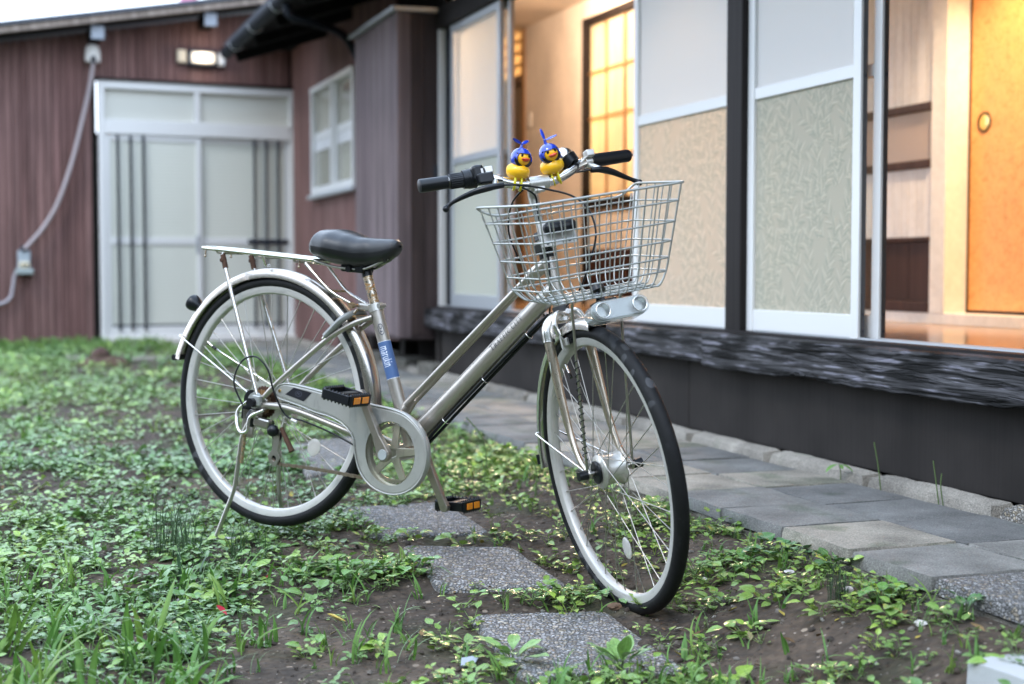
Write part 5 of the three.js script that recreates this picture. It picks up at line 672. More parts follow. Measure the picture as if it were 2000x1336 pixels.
  CA([[0.030, 0.712, 0.112], [0.035, 0.7093, 0.10], [0.038, 0.7015, 0.06], [0.0377, 0.6827, 0.0], [0.0563, 0.6532, -0.05], [0.0747, 0.6193, -0.07], [0.0846, 0.5775, -0.075], [0.085, 0.5412, -0.07], [0.070, 0.4932, -0.05], [0.03, 0.43, -0.02], [-0.02, 0.405, 0.0]]);
  CA([[0.025, 0.7183, -0.136], [0.005, 0.7223, -0.12], [-0.0106, 0.7253, -0.08], [-0.0, 0.7215, -0.02], [-0.0103, 0.709, 0.03], [-0.0533, 0.689, 0.055], [-0.0888, 0.6573, 0.062], [-0.1118, 0.624, 0.062], [-0.1165, 0.5769, 0.055], [-0.1251, 0.5251, 0.038], [-0.129, 0.4799, 0.022], [-0.140, 0.4386, 0.012], [-0.150, 0.40, 0.006]]);
  CA([[0.010, 0.737, 0.13], [-0.0024, 0.7258, 0.08], [0.0047, 0.6984, 0.04], [0.0017, 0.6801, 0.020], [-0.0137, 0.6513, 0.016], [-0.0250, 0.6198, 0.013], [-0.032, 0.55, 0.008], [-0.05, 0.45, 0.02], [-0.11, 0.40, 0.01]]);
}
// basket holder on the head of the fork
{ const s = grp('basket_bracket'); F('bracket_block', new RoundedBoxGeometry(0.030, 0.030, 0.086, 3, 0.0135).translate(0.040, 0.588, -0.006), M.plastic, s); F('bracket_plate', [bx(0.020, 0.024, 0.548, 0.610, -0.052, 0.046, 0.002), bx(-0.040, 0.024, 0.556, 0.562, -0.02, 0.02, 0.002)], M.whitePaint, s); F('bracket_clamp', [bar([-0.0545, 0.534, 0], [-0.0545, 0.556, 0], 0.0215, 0.0215, 20), bx(-0.05, 0.02, 0.545, 0.570, 0.018, 0.034, 0.004)], M.plastic, s); F('bracket_screw', [0.028, -0.030].map((z) => new THREE.CylinderGeometry(0.0035, 0.0035, 0.003, 10).rotateZ(Math.PI / 2).translate(0.0255, 0.556, z)), M.aluDark, s); }
// wire basket
{
  const k = grp('wire_basket'), lerp3 = (a, b, t) => a + (b - a) * t;
  const RB = [0.030, 0.462], RT = [0.074, 0.6575], FB = [0.240, 0.4065], FT = [0.353, 0.5795], wB = 0.158, wTr = 0.211, wTf = 0.190;
  const pt = (t, e, s) => { const r = [lerp3(RB[0], RT[0], t), lerp3(RB[1], RT[1], t)], f = [lerp3(FB[0], FT[0], t), lerp3(FB[1], FT[1], t)], w = lerp3(wB, lerp3(wTr, wTf, e), t); return V(lerp3(r[0], f[0], e), lerp3(r[1], f[1], e), s * w); };
  const floor = (e, s) => V(lerp3(0.048, 0.228, e), lerp3(0.426, 0.3745, e), s * 0.136), G = M.galv, loop = (t) => [pt(t, 0, 1), pt(t, 1, 1), pt(t, 1, -1), pt(t, 0, -1)];
  const rim = [pt(1, 0.0, 1), pt(1, 1, 1), pt(1, 1, -1), pt(1, 0, -1), pt(1, 0, -0.80).add(V(0, -0.028, 0)), pt(1, 0, 0.80).add(V(0, -0.028, 0))]; F('rim_wire', wire(rim, 0.0030, 0.026, true, 8, 5), G, k);
  for (const t of [0, 0.154, 0.347, 0.566, 0.80]) F('ring_wire', wire(loop(t), 0.0023, 0.034, true, 7, 5), G, k);
  for (let i = 0; i < 13; i++) { const s = mix(-0.93, 0.93, i / 12); F('long_wire', wire([pt(1, 1, s), pt(0, 1, s), floor(1, s), floor(0, s), pt(0, 0, s), pt(1, 0, s).add(V(0, -0.024, 0))], 0.0018, 0.016, false, 6, 3), G, k); }
  for (let i = 0; i < 6; i++) { const e = mix(0.10, 0.90, i / 5); F('cross_wire', wire([pt(1, e, 1), pt(0, e, 1), floor(e, 1), floor(e, -1), pt(0, e, -1), pt(1, e, -1)], 0.0018, 0.016, false, 6, 3), G, k); }
  for (let i = 0; i < 3; i++) F('floor_wire', bar(floor(mix(0.2, 0.8, i / 2), 1).add(V(0, 0.003, 0)), floor(mix(0.2, 0.8, i / 2), -1).add(V(0, 0.003, 0)), 0.0018, 0.0018, 6), G, k);
  F('basket_bolt', [new THREE.CylinderGeometry(0.016, 0.018, 0.012, 18).rotateZ(0.28).translate(0.145, 0.408, -0.012), bar([0.145, 0.408, -0.012], [0.135, 0.37, -0.01], 0.006, 0.006, 10)], M.plastic, k);
  F('carrier', [wire([[0.19, 0.384, 0.062], [0.150, 0.388, 0.062], [0.100, 0.264, 0.062], [0.004, 0.010, 0.060]], 0.0036, 0.014, false, 8), wire([[0.19, 0.384, -0.062], [0.150, 0.388, -0.062], [0.100, 0.264, -0.062], [0.004, 0.010, -0.060]], 0.0036, 0.014, false, 8), bar([0.18, 0.3865, -0.062], [0.18, 0.3865, 0.062], 0.0036, 0.0036, 8)], M.steel, k);
  const h = []; for (let i = 0; i <= 240; i++) { const t = i / 240, o = V(mix(0.098, 0.014, t), mix(0.258, 0.034, t), 0.062), a = t * Math.PI * 2 * 15; h.push(V(o.x + Math.cos(a) * 0.0055, o.y + Math.sin(a) * 0.0020, o.z + Math.sin(a) * 0.0055)); } F('lamp_cable', new THREE.TubeGeometry(new Poly(h), 240, 0.0013, 5), M.plastic, k);
}
// twin head lamp
{
  const l = grp('head_lamp'), c = V(0.262, 0.3405, 0), sh = []; for (let i = 0; i <= 16; i++) { const a = -Math.PI / 2 + i / 16 * Math.PI; sh.push([0.048 + Math.cos(a) * 0.0215, Math.sin(a) * 0.0215]); } for (let i = 0; i <= 16; i++) { const a = Math.PI / 2 + i / 16 * Math.PI; sh.push([-0.048 + Math.cos(a) * 0.0215, Math.sin(a) * 0.0215]); }
  const T = (g) => g.rotateY(Math.PI / 2).rotateZ(0.06).translate(c.x, c.y, 0), hole = (x) => new THREE.Path().absarc(x, 0, 0.0165, 0, Math.PI * 2, true);
  F('lamp_body', T(extrude(sh, 0.040, 0.004).translate(0, 0, -0.050)), M.clearBody, l); F('lamp_face', T(extrude(sh, 0.010, 0.002, [hole(0.046), hole(-0.046)]).translate(0, 0, -0.006)), M.clearBody, l); F('lamp_band', T(extrude(sh.map((p) => [p[0] * 1.004, p[1] * 1.03]), 0.004, 0).translate(0, 0, -0.013)), M.galv, l);
  for (const x of [-0.046, 0.046]) { F('reflector_bowl', T(new THREE.LatheGeometry([[0.0035, -0.018], [0.008, -0.014], [0.013, -0.006], [0.0162, 0.004]].map((p) => new THREE.Vector2(...p)), 28).rotateX(Math.PI / 2).translate(x, 0, -0.0005)), M.mirror ??= std({ color: lin(0.50, 0.52, 0.48), metalness: 1, roughness: 0.08, side: THREE.DoubleSide }), l); F('led', T(new THREE.SphereGeometry(0.0045, 14, 8).translate(x, 0, -0.015)), std({ color: lin(0.75, 0.72, 0.4), roughness: 0.3 }), l); F('lens_ring', T(new THREE.TorusGeometry(0.0168, 0.0014, 8, 32).translate(x, 0, 0.006)), M.chrome, l); F('lamp_lens', T(new THREE.CircleGeometry(0.0165, 28).translate(x, 0, 0.0058)), phy({ color: lin(0.97, 0.98, 0.98), transmission: 1, thickness: 0, roughness: 0.03 }), l); }
  F('lamp_barrel', [bar([0.205, 0.3370, 0.050], [0.232, 0.3390, 0.050], 0.0165, 0.0205, 22)], M.clearBody, l); F('lamp_bracket', [bar([0.22, 0.352, 0.0], [0.16, 0.395, 0.0], 0.005, 0.005, 10), bar([0.215, 0.350, 0.038], [0.170, 0.358, 0.030], 0.0042, 0.0042, 8), bx(0.150, 0.215, 0.366, 0.374, -0.02, 0.02, 0.002)], M.plastic, l);
}

// ---------------------------------------------------------------- rubber ducks clipped to the handlebar
function duck(fp, yaw, tiltZ, label, spin) {
  const t = new THREE.Group(); t.name = numbered('rubber_duck'); scene.add(t); tag(t, label, 'rubber duck', null);
  const p = V(...fp).applyMatrix4(toFork).applyMatrix4(bike.matrixWorld); t.position.copy(p); t.scale.setScalar(1.3); t.rotation.set(0, yaw, tiltZ, 'YXZ');
  const yellow = phy({ color: lin(1.0, 0.54, 0.012), roughness: 0.35, clearcoat: 0.3 }), blue = phy({ color: lin(0.012, 0.045, 0.42), roughness: 0.22, clearcoat: 0.8 }), D = (n, g, m, q = t) => part(n, g, m, q);
  { const g = new THREE.SphereGeometry(1, 30, 20), P = g.attributes.position; for (let i = 0; i < P.count; i++) { let x = P.getX(i), y = P.getY(i), z = P.getZ(i); const back = clamp(-z), tail = Math.pow(back, 3) * 0.55; const wing = Math.exp(-(((Math.abs(x) - 0.85) / 0.3) ** 2)) * Math.exp(-(((z + 0.1) / 0.5) ** 2)) * 0.16; P.setXYZ(i, (x + Math.sign(x) * wing) * 0.0215 * (1 - 0.25 * back), (y + tail) * 0.0165 + 0.0185, z * 0.0235 - 0.002); } g.computeVertexNormals(); D('duck_body', g, yellow); }
  const hd = new THREE.Group(); hd.name = 'duck_head'; hd.position.set(0, 0.0425, 0.006); hd.rotation.x = 0.05; hd.scale.setScalar(1.25); t.add(hd);
  D('face', ball(0, 0, 0.0015, 0.0128, 1, 1, 1, 24, 16), yellow, hd); D('beak', [ball(0, -0.0018, 0.0142, 0.0060, 1.15, 0.34, 0.95), ball(0, -0.0040, 0.0132, 0.0050, 1.0, 0.30, 0.85)], phy({ color: lin(0.62, 0.05, 0.015), roughness: 0.3, clearcoat: 0.4 }), hd);
  for (const s of [-1, 1]) D('eye', ball(s * 0.0058, 0.0038, 0.0124, 0.0021, 1, 1.25, 0.6), M.plastic, hd);
  { const g = new THREE.SphereGeometry(0.0160, 30, 22), P = g.attributes.position, I = g.index.array, keep = []; for (let i = 0; i < I.length; i += 3) { const z = (P.getZ(I[i]) + P.getZ(I[i + 1]) + P.getZ(I[i + 2])) / 3, y = (P.getY(I[i]) + P.getY(I[i + 1]) + P.getY(I[i + 2])) / 3, x = (P.getX(I[i]) + P.getX(I[i + 1]) + P.getX(I[i + 2])) / 3; if (z > 0.0076 && y < 0.0072 && Math.abs(x) < 0.0125) continue; if (y < -0.0115) continue; keep.push(I[i], I[i + 1], I[i + 2]); } g.setIndex(keep); const m = D('helmet', g, blue, hd); m.material.side = THREE.DoubleSide; D('helmet_rim', new THREE.TorusGeometry(0.0128, 0.0013, 8, 30, Math.PI * 1.12).rotateZ(-0.18).scale(1, 0.82, 1).translate(0, -0.0015, 0.0088), blue, hd); D('chin_strap', new THREE.TorusGeometry(0.0128, 0.0028, 8, 24, Math.PI).rotateZ(Math.PI).scale(1, 0.85, 1).translate(0, -0.0015, 0.0070), M.plastic, hd); }
  const pr = new THREE.Group(); pr.name = 'propeller'; pr.position.set(0, 0.0168, -0.002); hd.add(pr); D('propeller_hub', [new THREE.CylinderGeometry(0.0018, 0.0028, 0.005, 10).translate(0, 0.001, 0), ball(0, 0.004, 0, 0.0022)], blue, pr); for (let i = 0; i < 2; i++) { const g = new THREE.SphereGeometry(1, 14, 8).scale(0.0098, 0.0007, 0.0031).rotateX(0.5).translate(0.0105, 0, 0).rotateZ(spin[2 + i]).rotateY(spin[i]).translate(0, 0.0042, 0); D('propeller_blade', g, blue, pr); }
  D('clip', [new THREE.TorusGeometry(0.0126, 0.0022, 8, 24).scale(1, 1, 1).translate(0, -0.004, 0.006), new THREE.TorusGeometry(0.0126, 0.0022, 8, 24).translate(0, -0.004, -0.006), bx(-0.008, 0.008, 0.004, 0.009, -0.009, 0.009, 0.002)], phy({ color: lin(0.85, 0.75, 0.02), roughness: 0.3, transmission: 0.25, thickness: 0 })); t.children[t.children.length - 1].geometry.rotateY(1.2);
  return t;
}
duck([-0.0085, 0.7245, 0.052], 0.55, -0.10, 'upright rubber duck in a blue propeller helmet, left of the stem on the handlebar', [0.5, Math.PI + 0.2, 0.42, 0.30]);
duck([-0.0085, 0.7245, -0.050], 0.30, 0.34, 'leaning rubber duck in a blue propeller helmet, beside the bell on the handlebar', [1.35, -0.35, 1.1, 0.12]);
// ---------------------------------------------------------------- plants
const leafTex = tex(128, 256, (u, v) => { const x = Math.abs(u - 0.5) * 2, mid = sm(0.10, 0.02, x), side = sm(0.75, 1, Math.sin((v * 9 - x * 2.2) * Math.PI * 2)) * 0.5 * (1 - x * 0.4), n = fbm(u * 6, v * 10, 3, 6, 10, 4); const k = 0.80 + 0.22 * n; const w = mid * 0.22 + side * 0.09; return [k + w - 0.02, k + w, k * 0.93 + w * 0.8]; }, true, 1, 1);
const leafNb = tex(128, 256, (u, v) => { const x = Math.abs(u - 0.5) * 2; return 0.7 - 0.5 * sm(0.12, 0.0, x) - 0.25 * sm(0.6, 1, Math.sin((v * 9 - x * 2.2) * Math.PI * 2)); }, false, 1, 1);
const leafMat = (o = {}) => phy({ map: leafTex, bumpMap: leafNb, bumpScale: 0.0012, roughness: 0.85, transmission: 0.22, thickness: 0, clearcoat: 1, clearcoatRoughness: 0.22, color: lin(0.16, 0.36, 0.06), side: THREE.DoubleSide, ...o });
M.leaf = leafMat({ color: lin(1, 1, 1) }); M.blade = phy({ map: grainMap, roughness: 0.85, transmission: 0.36, thickness: 0, clearcoat: 0.3, clearcoatRoughness: 0.35, color: lin(1, 1, 1), side: THREE.DoubleSide });
M.stem = std({ color: lin(0.10, 0.16, 0.05), roughness: 0.7 });
// one leaf: folded along the rib, drooping to its tip. It starts at the origin and grows along +z
function leafGeo(len, wid, { droop = 0.25, fold = 0.25, seg = 5, tip = 1.4, wave = 0 } = {}) {
  const P = [], UV = [], I = []; for (let i = 0; i <= seg; i++) { const t = i / seg, w = wid * 0.5 * Math.pow(Math.sin(Math.PI * Math.pow(t, 0.72 / Math.max(0.6, tip * 0.72))), 0.85) * (i === seg ? 0 : 1) + (i === 0 ? wid * 0.04 : 0), y = len * (0.12 * t - droop * t * t), z = len * (t - 0.12 * droop * t * t); for (const s of [-1, 0, 1]) { P.push(s * w, y + Math.abs(s) * w * fold + wave * Math.sin(t * 9 + s) * wid * 0.06, z); UV.push(0.5 + s * 0.5, t); } }
  for (let i = 0; i < seg; i++) for (let j = 0; j < 2; j++) { const a = i * 3 + j; I.push(a, a + 3, a + 1, a + 1, a + 3, a + 4); }
  const g = new THREE.BufferGeometry(); g.setAttribute('position', new THREE.Float32BufferAttribute(P, 3)); g.setAttribute('uv', new THREE.Float32BufferAttribute(UV, 2)); g.setIndex(I); g.computeVertexNormals(); return g;
}
function bladeGeo(len, wid, lean, seg = 6) { const P = [], UV = [], I = []; for (let i = 0; i <= seg; i++) { const t = i / seg, w = wid * 0.5 * (1 - Math.pow(t, 2.2)) * (0.7 + 0.6 * Math.sin(t * 2.2)), a = lean * t * t, y = len * (t - 0.35 * a * t), z = len * a * 0.75; for (const s of [-1, 1]) { P.push(s * w, y, z + 0.0); UV.push(s * 0.008 + 0.02, y); } } for (let i = 0; i < seg; i++) { const a = i * 2; I.push(a, a + 1, a + 2, a + 1, a + 3, a + 2); } const g = new THREE.BufferGeometry(); g.setAttribute('position', new THREE.Float32BufferAttribute(P, 3)); g.setAttribute('uv', new THREE.Float32BufferAttribute(UV, 2)); g.setIndex(I); g.computeVertexNormals(); return g; }
// where nothing grows, or little: paving, stones, trodden soil
const stones = scene.children.filter((o) => o.name.startsWith('stepping_stone')).map((o) => { const p = o.geometry.attributes.position, pts = []; const n = p.count / 6; for (let k = 0; k < n; k++) pts.push([p.getX(4 * n + k) + o.position.x, p.getZ(4 * n + k) + o.position.z]); return pts; });
const inside = (x, z, poly, grow) => { let c = false, cx = 0, cz = 0; for (const p of poly) { cx += p[0] / poly.length; cz += p[1] / poly.length; } const q = (p) => [cx + (p[0] - cx) * grow, cz + (p[1] - cz) * grow]; for (let i = 0, j = poly.length - 1; i < poly.length; j = i++) { const a = q(poly[i]), b = q(poly[j]); if ((a[1] > z) !== (b[1] > z) && x < (b[0] - a[0]) * (z - a[1]) / (b[1] - a[1]) + a[0]) c = !c; } return c; };
function room(x, z) {                                                        // 0 where a plant cannot stand, up to 1 where the cover is thick
  const [a, c] = toHouse(x, z); if (c < 0.83 && a > -8.6) return 0; const dx = x - ANNEX[0], dz = z - ANNEX[2], an = dx * Math.sin(TA) + dz * Math.cos(TA), ax = dx * Math.cos(TA) - dz * Math.sin(TA); if (an < 0.08) return 0; if (ax > -1.35 && an < 1.4) return 0; if (c < 0.8) return 0;
  for (const s of stones) if (inside(x, z, s, 0.90)) return 0;
  const patch = sm(0.36, 0.62, fbm(x * 1.5 + 31, z * 1.5 + 17, 4, 1e6, 1e6, 6)); let k = 0.30 + 0.66 * patch;
  if (z > -4.0) k *= mix(0.55, 1, sm(-0.2, -0.85, x)); if (z > -3.5 && z < -2.9 && x > -0.62 && x < -0.12) k *= 0.35;
  const bare = (bx0, bz0, r, q) => { k *= mix(q, 1, sm(r * 0.5, r, Math.hypot(x - bx0, (z - bz0) * 0.8))); }; bare(0.08, -4.35, 0.42, 0.25); bare(0.55, -3.02, 0.30, 0.32); bare(0.62, -2.75, 0.30, 0.45); bare(-1.6, -8.2, 0.6, 0.35); bare(-2.7, -9.4, 0.5, 0.3); bare(-0.42, -3.0, 0.35, 0.4); bare(-0.30, -2.75, 0.3, 0.5); bare(0.50, -3.55, 0.16, 0.6);
  const lush = (bx0, bz0, r) => { k = Math.max(k, sm(r, r * 0.4, Math.hypot(x - bx0, z - bz0))); }; lush(0.50, -3.42, 0.15); lush(-0.33, -3.62, 0.16); lush(0.10, -3.42, 0.13); lush(0.62, -3.2, 0.10); lush(0.80, -2.95, 0.14); lush(0.2, -5.0, 0.4); lush(0.05, -5.5, 0.5);
  return k;
}
{
  const cover = new THREE.Group(); cover.name = numbered('ground_cover'); scene.add(cover); tag(cover, 'low leafy weeds covering the damp garden soil', 'weeds', null, 'stuff');
  const N = 8, clumps = []; for (let v = 0; v < N; v++) { const L = [], n = 9 + Math.floor(rr(0, 6)); for (let i = 0; i < n; i++) { const len = rr(0.012, 0.031) * (v < 2 ? 1.5 : 1), g = leafGeo(len, len * rr(0.55, 0.78), { droop: rr(0.05, 0.35), fold: rr(0.1, 0.35), seg: 4 }); const a = rr(0, Math.PI * 2), el = rr(-0.15, 0.55), rad = rr(0.002, 0.034), h = rr(0.006, 0.044); g.rotateX(-el).rotateZ(rr(-0.4, 0.4)).rotateY(a).translate(Math.sin(a) * rad + rr(-0.012, 0.012), h, Math.cos(a) * rad + rr(-0.012, 0.012)); L.push(g); if (i % 2 === 0) L.push(bar([0, 0, 0], [Math.sin(a) * rad, h, Math.cos(a) * rad], 0.0009, 0.0007, 4)); } clumps.push(merge(L)); }
  const lists = clumps.map(() => []), m = new THREE.Matrix4(), q = new THREE.Quaternion(), s = V(1, 1, 1), col = new THREE.Color();
  const tryPut = (x, z, dens, big) => { const k = room(x, z); if (k <= 0 || rnd() > k * dens) return; const v = Math.floor(rnd() * N), sc = rr(0.55, 1.15) * big; q.setFromEuler(new THREE.Euler(rr(-0.15, 0.15), rr(0, 6.28), rr(-0.15, 0.15))); m.compose(V(x, groundY(x, z) - 0.003, z), q, s.set(sc, sc * rr(0.7, 1.1), sc)); const d = vn(x * 1.3 + 9, z * 1.3, 1e6, 1e6, 5), y = rnd(); lists[v].push([m.clone(), [0.115 + 0.11 * d + 0.22 * y * y * y, 0.26 + 0.10 * d + 0.25 * y * y, 0.038 + 0.035 * (1 - d) + 0.02 * y]]); };
  for (let i = 0; i < 7400; i++) { const z = rr(-5.2, -2.3), w = 0.45 - z * 0.42; tryPut(rr(-w, Math.min(w, 1.6)), z, 1, 0.95); }
  for (let i = 0; i < 13000; i++) { const z = -5.0 - Math.pow(rnd(), 1.2) * 9.2, w = 0.6 - z * 0.40; tryPut(rr(-w, 1.5), z, 0.95, mix(1.0, 1.5, (-z - 5) / 9)); }
  for (let i = 0; i < 1500; i++) { const z = rr(-2.4, 3), x = rr(-4, 1.2); tryPut(x, z, 0.9, 1); }
  lists.forEach((L, v) => { const im = new THREE.InstancedMesh(clumps[v], M.leaf, L.length); im.name = 'weed_leaves'; im.userData.kind = 'stuff'; L.forEach(([mm, c], i) => { im.setMatrixAt(i, mm); im.setColorAt(i, col.setRGB(...c)); }); im.castShadow = im.receiveShadow = true; cover.add(im); });
}
{
  const grass = new THREE.Group(); grass.name = numbered('grass'); scene.add(grass); tag(grass, 'scattered thin grass blades and taller weeds among the ground cover', 'grass', null, 'stuff');
  const N = 6, tufts = []; for (let v = 0; v < N; v++) { const L = []; for (let i = 0; i < 2 + v; i++) { const g = bladeGeo(rr(0.025, 0.10), rr(0.003, 0.0075), rr(0.3, 1.6)); g.rotateY(rr(0, 6.28)).translate(rr(-0.012, 0.012), 0, rr(-0.012, 0.012)); L.push(g); } tufts.push(merge(L)); }
  const lists = tufts.map(() => []), m = new THREE.Matrix4(), q = new THREE.Quaternion(), col = new THREE.Color();
  const put = (x, z, big, dens) => { const k = room(x, z); if (k <= 0 || rnd() > dens * (0.35 + 0.65 * k)) return; const sc = rr(0.5, 1.2) * big; q.setFromEuler(new THREE.Euler(rr(-0.4, 0.4), rr(0, 6.28), rr(-0.4, 0.4))); m.compose(V(x, groundY(x, z) - 0.004, z), q, V(sc, sc, sc)); const y = rnd(); lists[Math.floor(rnd() * N)].push([m.clone(), [0.15 + 0.17 * y * y, 0.38 + 0.15 * y, 0.05 + 0.02 * y]]); };
  for (let i = 0; i < 1500; i++) { const z = rr(-5, -2.35), w = 0.45 - z * 0.42; put(rr(-w, 1.2), z, 0.95, 0.55); } for (let i = 0; i < 380; i++) { const z = rr(-3.6, -2.35); put(rr(-1.5, -0.22), z, 1.3, 0.95); } for (let i = 0; i < 170; i++) { const z = rr(-3.1, -2.4); put(rr(-1.25, -0.55), z, 1.9, 1); } for (let i = 0; i < 190; i++) { const z = rr(-3.0, -2.4); put(rr(0.0, 0.6), z, 1.0, 0.9); }
  for (let i = 0; i < 1600; i++) { const z = -5 - rnd() * 8.6, w = 0.6 - z * 0.4; put(rr(-w, 1.3), z, 1.1, 0.5); } for (let i = 0; i < 1500; i++) { const a = rr(-4.6, -1.2), n2 = rr(0.1, 1.7), p = onAnnex(a, n2); put(p.x, p.z, 1.5, 1); } for (let i = 0; i < 500; i++) { const p = fromHouse(rr(-7, -1.5), 0.86 + Math.pow(rnd(), 2) * 0.3); put(p.x, p.z, 1.2, 1); }
  for (let i = 0; i < 240; i++) { const p = fromHouse(rr(-1, 3), 0.84 + Math.pow(rnd(), 2) * 0.12); put(p.x, p.z, 0.6, 1); }
  lists.forEach((L, v) => { const im = new THREE.InstancedMesh(tufts[v], M.blade, L.length); im.name = 'grass_blades'; im.userData.kind = 'stuff'; L.forEach(([mm, c], i) => { im.setMatrixAt(i, mm); im.setColorAt(i, col.setRGB(...c)); }); im.castShadow = im.receiveShadow = true; grass.add(im); });
}
{ // crumbs of soil, pebbles and dry bits
  const lit = new THREE.Group(); lit.name = numbered('soil_crumbs'); scene.add(lit); tag(lit, 'crumbs of soil, grit and dry straw on the bare ground', 'grit', null, 'stuff');
  const mk = (s) => { const g = new THREE.IcosahedronGeometry(1, 1), P = g.attributes.position; for (let i = 0; i < P.count; i++) { const x = P.getX(i), y = P.getY(i), z = P.getZ(i), k = 0.7 + 0.6 * vn(x * 2 + s, y * 2 + z * 3 + s); P.setXYZ(i, x * k, y * k * 0.65, z * k); } g.computeVertexNormals(); return g; };
  const kinds = [mk(1), mk(5), mk(9)], L = kinds.map(() => []), m = new THREE.Matrix4(), q = new THREE.Quaternion(), col = new THREE.Color(), tones = [[0.05, 0.037, 0.028], [0.085, 0.065, 0.05], [0.13, 0.11, 0.09], [0.30, 0.28, 0.25], [0.06, 0.045, 0.033], [0.045, 0.035, 0.028]];
  for (let i = 0; i < 9000; i++) { const z = -2.35 - Math.pow(rnd(), 1.5) * 4, w = 0.45 - z * 0.42, x = rr(-w, 1.2); if (room(x, z) <= 0) continue; const r = 0.0012 + Math.pow(rnd(), 4) * 0.008, t = tones[Math.floor(rnd() * 6)]; q.setFromEuler(new THREE.Euler(rr(0, 6), rr(0, 6), rr(0, 6))); m.compose(V(x, groundY(x, z) + r * 0.2, z), q, V(r, r, r)); L[i % 3].push([m.clone(), r > 0.006 && t[0] > 0.2 ? [0.16, 0.14, 0.12] : t]); }
  L.forEach((A, v) => { const im = new THREE.InstancedMesh(kinds[v], std({ color: lin(1, 1, 1), roughness: 0.95 }), A.length); im.name = 'crumbs'; im.userData.kind = 'stuff'; A.forEach(([mm, c], i) => { im.setMatrixAt(i, mm); im.setColorAt(i, col.setRGB(...c)); }); lit.add(im); });
  const straw = new THREE.InstancedMesh(bar([-0.5, 0, 0], [0.5, 0.06, 0], 0.012, 0.008, 5), std({ color: lin(1, 1, 1), roughness: 0.9 }), 500); straw.name = 'straw'; straw.userData.kind = 'stuff'; let n = 0; for (let i = 0; n < 500 && i < 4000; i++) { const z = rr(-4.4, -2.4), w = 0.45 - z * 0.42, x = rr(-w, 1.0); if (room(x, z) <= 0) continue; const l = rr(0.012, 0.05); q.setFromEuler(new THREE.Euler(0, rr(0, 6.28), rr(-0.15, 0.15))); m.compose(V(x, groundY(x, z) + 0.003, z), q, V(l, 0.06, 0.06)); straw.setMatrixAt(n, m); straw.setColorAt(n, col.setRGB(...(rnd() < 0.5 ? [0.16, 0.11, 0.065] : [0.09, 0.06, 0.04]))); n++; } straw.count = n; lit.add(straw);
  const dry = new THREE.InstancedMesh(leafGeo(0.022, 0.012, { droop: -0.35, fold: 0.6, seg: 5 }), phy({ map: leafTex, color: lin(1, 1, 1), roughness: 0.9, side: THREE.DoubleSide }), 420); dry.name = 'dry_leaves'; dry.userData.kind = 'stuff'; n = 0; for (let i = 0; n < 420 && i < 4000; i++) { const z = -2.35 - Math.pow(rnd(), 1.4) * 4, w = 0.45 - z * 0.42, x = rr(-w, 1.0); if (room(x, z) <= 0) continue; const l = rr(0.4, 1.3); q.setFromEuler(new THREE.Euler(rr(-0.3, 0.3), rr(0, 6.28), rr(-0.4, 0.4))); m.compose(V(x, groundY(x, z) + 0.004, z), q, V(l, l, l)); dry.setMatrixAt(n, m); dry.setColorAt(n, col.setRGB(...[[0.26, 0.16, 0.08], [0.34, 0.28, 0.17], [0.16, 0.09, 0.05], [0.50, 0.47, 0.40], [0.40, 0.30, 0.07]][n % 5])); n++; } dry.count = n; lit.add(dry);
}
// single plants that stand out, leaf by leaf
const leafM = { mid: leafMat(), pale: leafMat({ color: lin(0.27, 0.46, 0.13) }), deep: leafMat({ color: lin(0.085, 0.23, 0.05) }), lime: leafMat({ color: lin(0.30, 0.47, 0.05) }), blue: leafMat({ color: lin(0.11, 0.29, 0.10) }) };
function plant(name, x, z, label, category, build, y) { const t = thing(name, [x, (y ?? groundY(x, z)) - 0.004, z]); tag(t, label, category); build(t); return t; }
function rosette(t, n, len, wid, h, mat, o = {}) { for (let i = 0; i < n; i++) { const a = i * 2.4 + rr(-0.3, 0.3) + (o.turn ?? 0), l = len * rr(0.7, 1.1), el = (o.el ?? 0.5) + rr(-0.25, 0.25), m = part('leaf', leafGeo(l, l * wid * rr(0.85, 1.15), { droop: rr(0.15, 0.45), fold: rr(0.12, 0.3), seg: 7, tip: o.tip ?? 1.2, wave: 1 }), mat, t), rad = (o.rad ?? 0.01) * rr(0.5, 1.2), hh = h * rr(0.55, 1.0); m.position.set(Math.sin(a) * rad, hh, Math.cos(a) * rad); m.rotation.set(-el, a, 0, 'YXZ'); part('stem', bar([0, 0, 0], [Math.sin(a) * rad, hh, Math.cos(a) * rad], 0.0014, 0.0011, 5), M.stem, t); } }
function tuft(t, n, len, wid, lean, c, spread = 0.012) { const m = phy({ map: grainMap, roughness: 0.85, transmission: 0.3, thickness: 0, clearcoat: 0.25, clearcoatRoughness: 0.4, color: lin(...c), side: THREE.DoubleSide }); for (let i = 0; i < n; i++) part('blade', bladeGeo(len * rr(0.5, 1.1), wid * rr(0.7, 1.2), lean * rr(0.3, 1.2), 7).rotateY(rr(0, 6.28)).translate(rr(-spread, spread), 0, rr(-spread, spread)), m, t); }
plant('broadleaf_weed', 0.0, -2.98, 'broadleaf weed with pale pointed leaves in the foreground, left of the nearest stepping stone front', 'weed', (t) => rosette(t, 9, 0.075, 0.42, 0.035, leafM.pale, { el: 0.35, rad: 0.03, tip: 1.0 }));
plant('broadleaf_weed', 0.225, -2.90, 'upright broadleaf weed with long light green leaves right before the nearest stepping stone', 'weed', (t) => rosette(t, 10, 0.080, 0.44, 0.030, leafM.pale, { el: 0.75, rad: 0.016, tip: 1.0, turn: 0.7 }));
plant('wheel_weed', 0.315, -3.285, 'bright green weed growing against the foot of the front tyre', 'weed', (t) => rosette(t, 8, 0.058, 0.55, 0.030, leafM.lime, { el: 0.75, rad: 0.014, turn: 0.4 }));
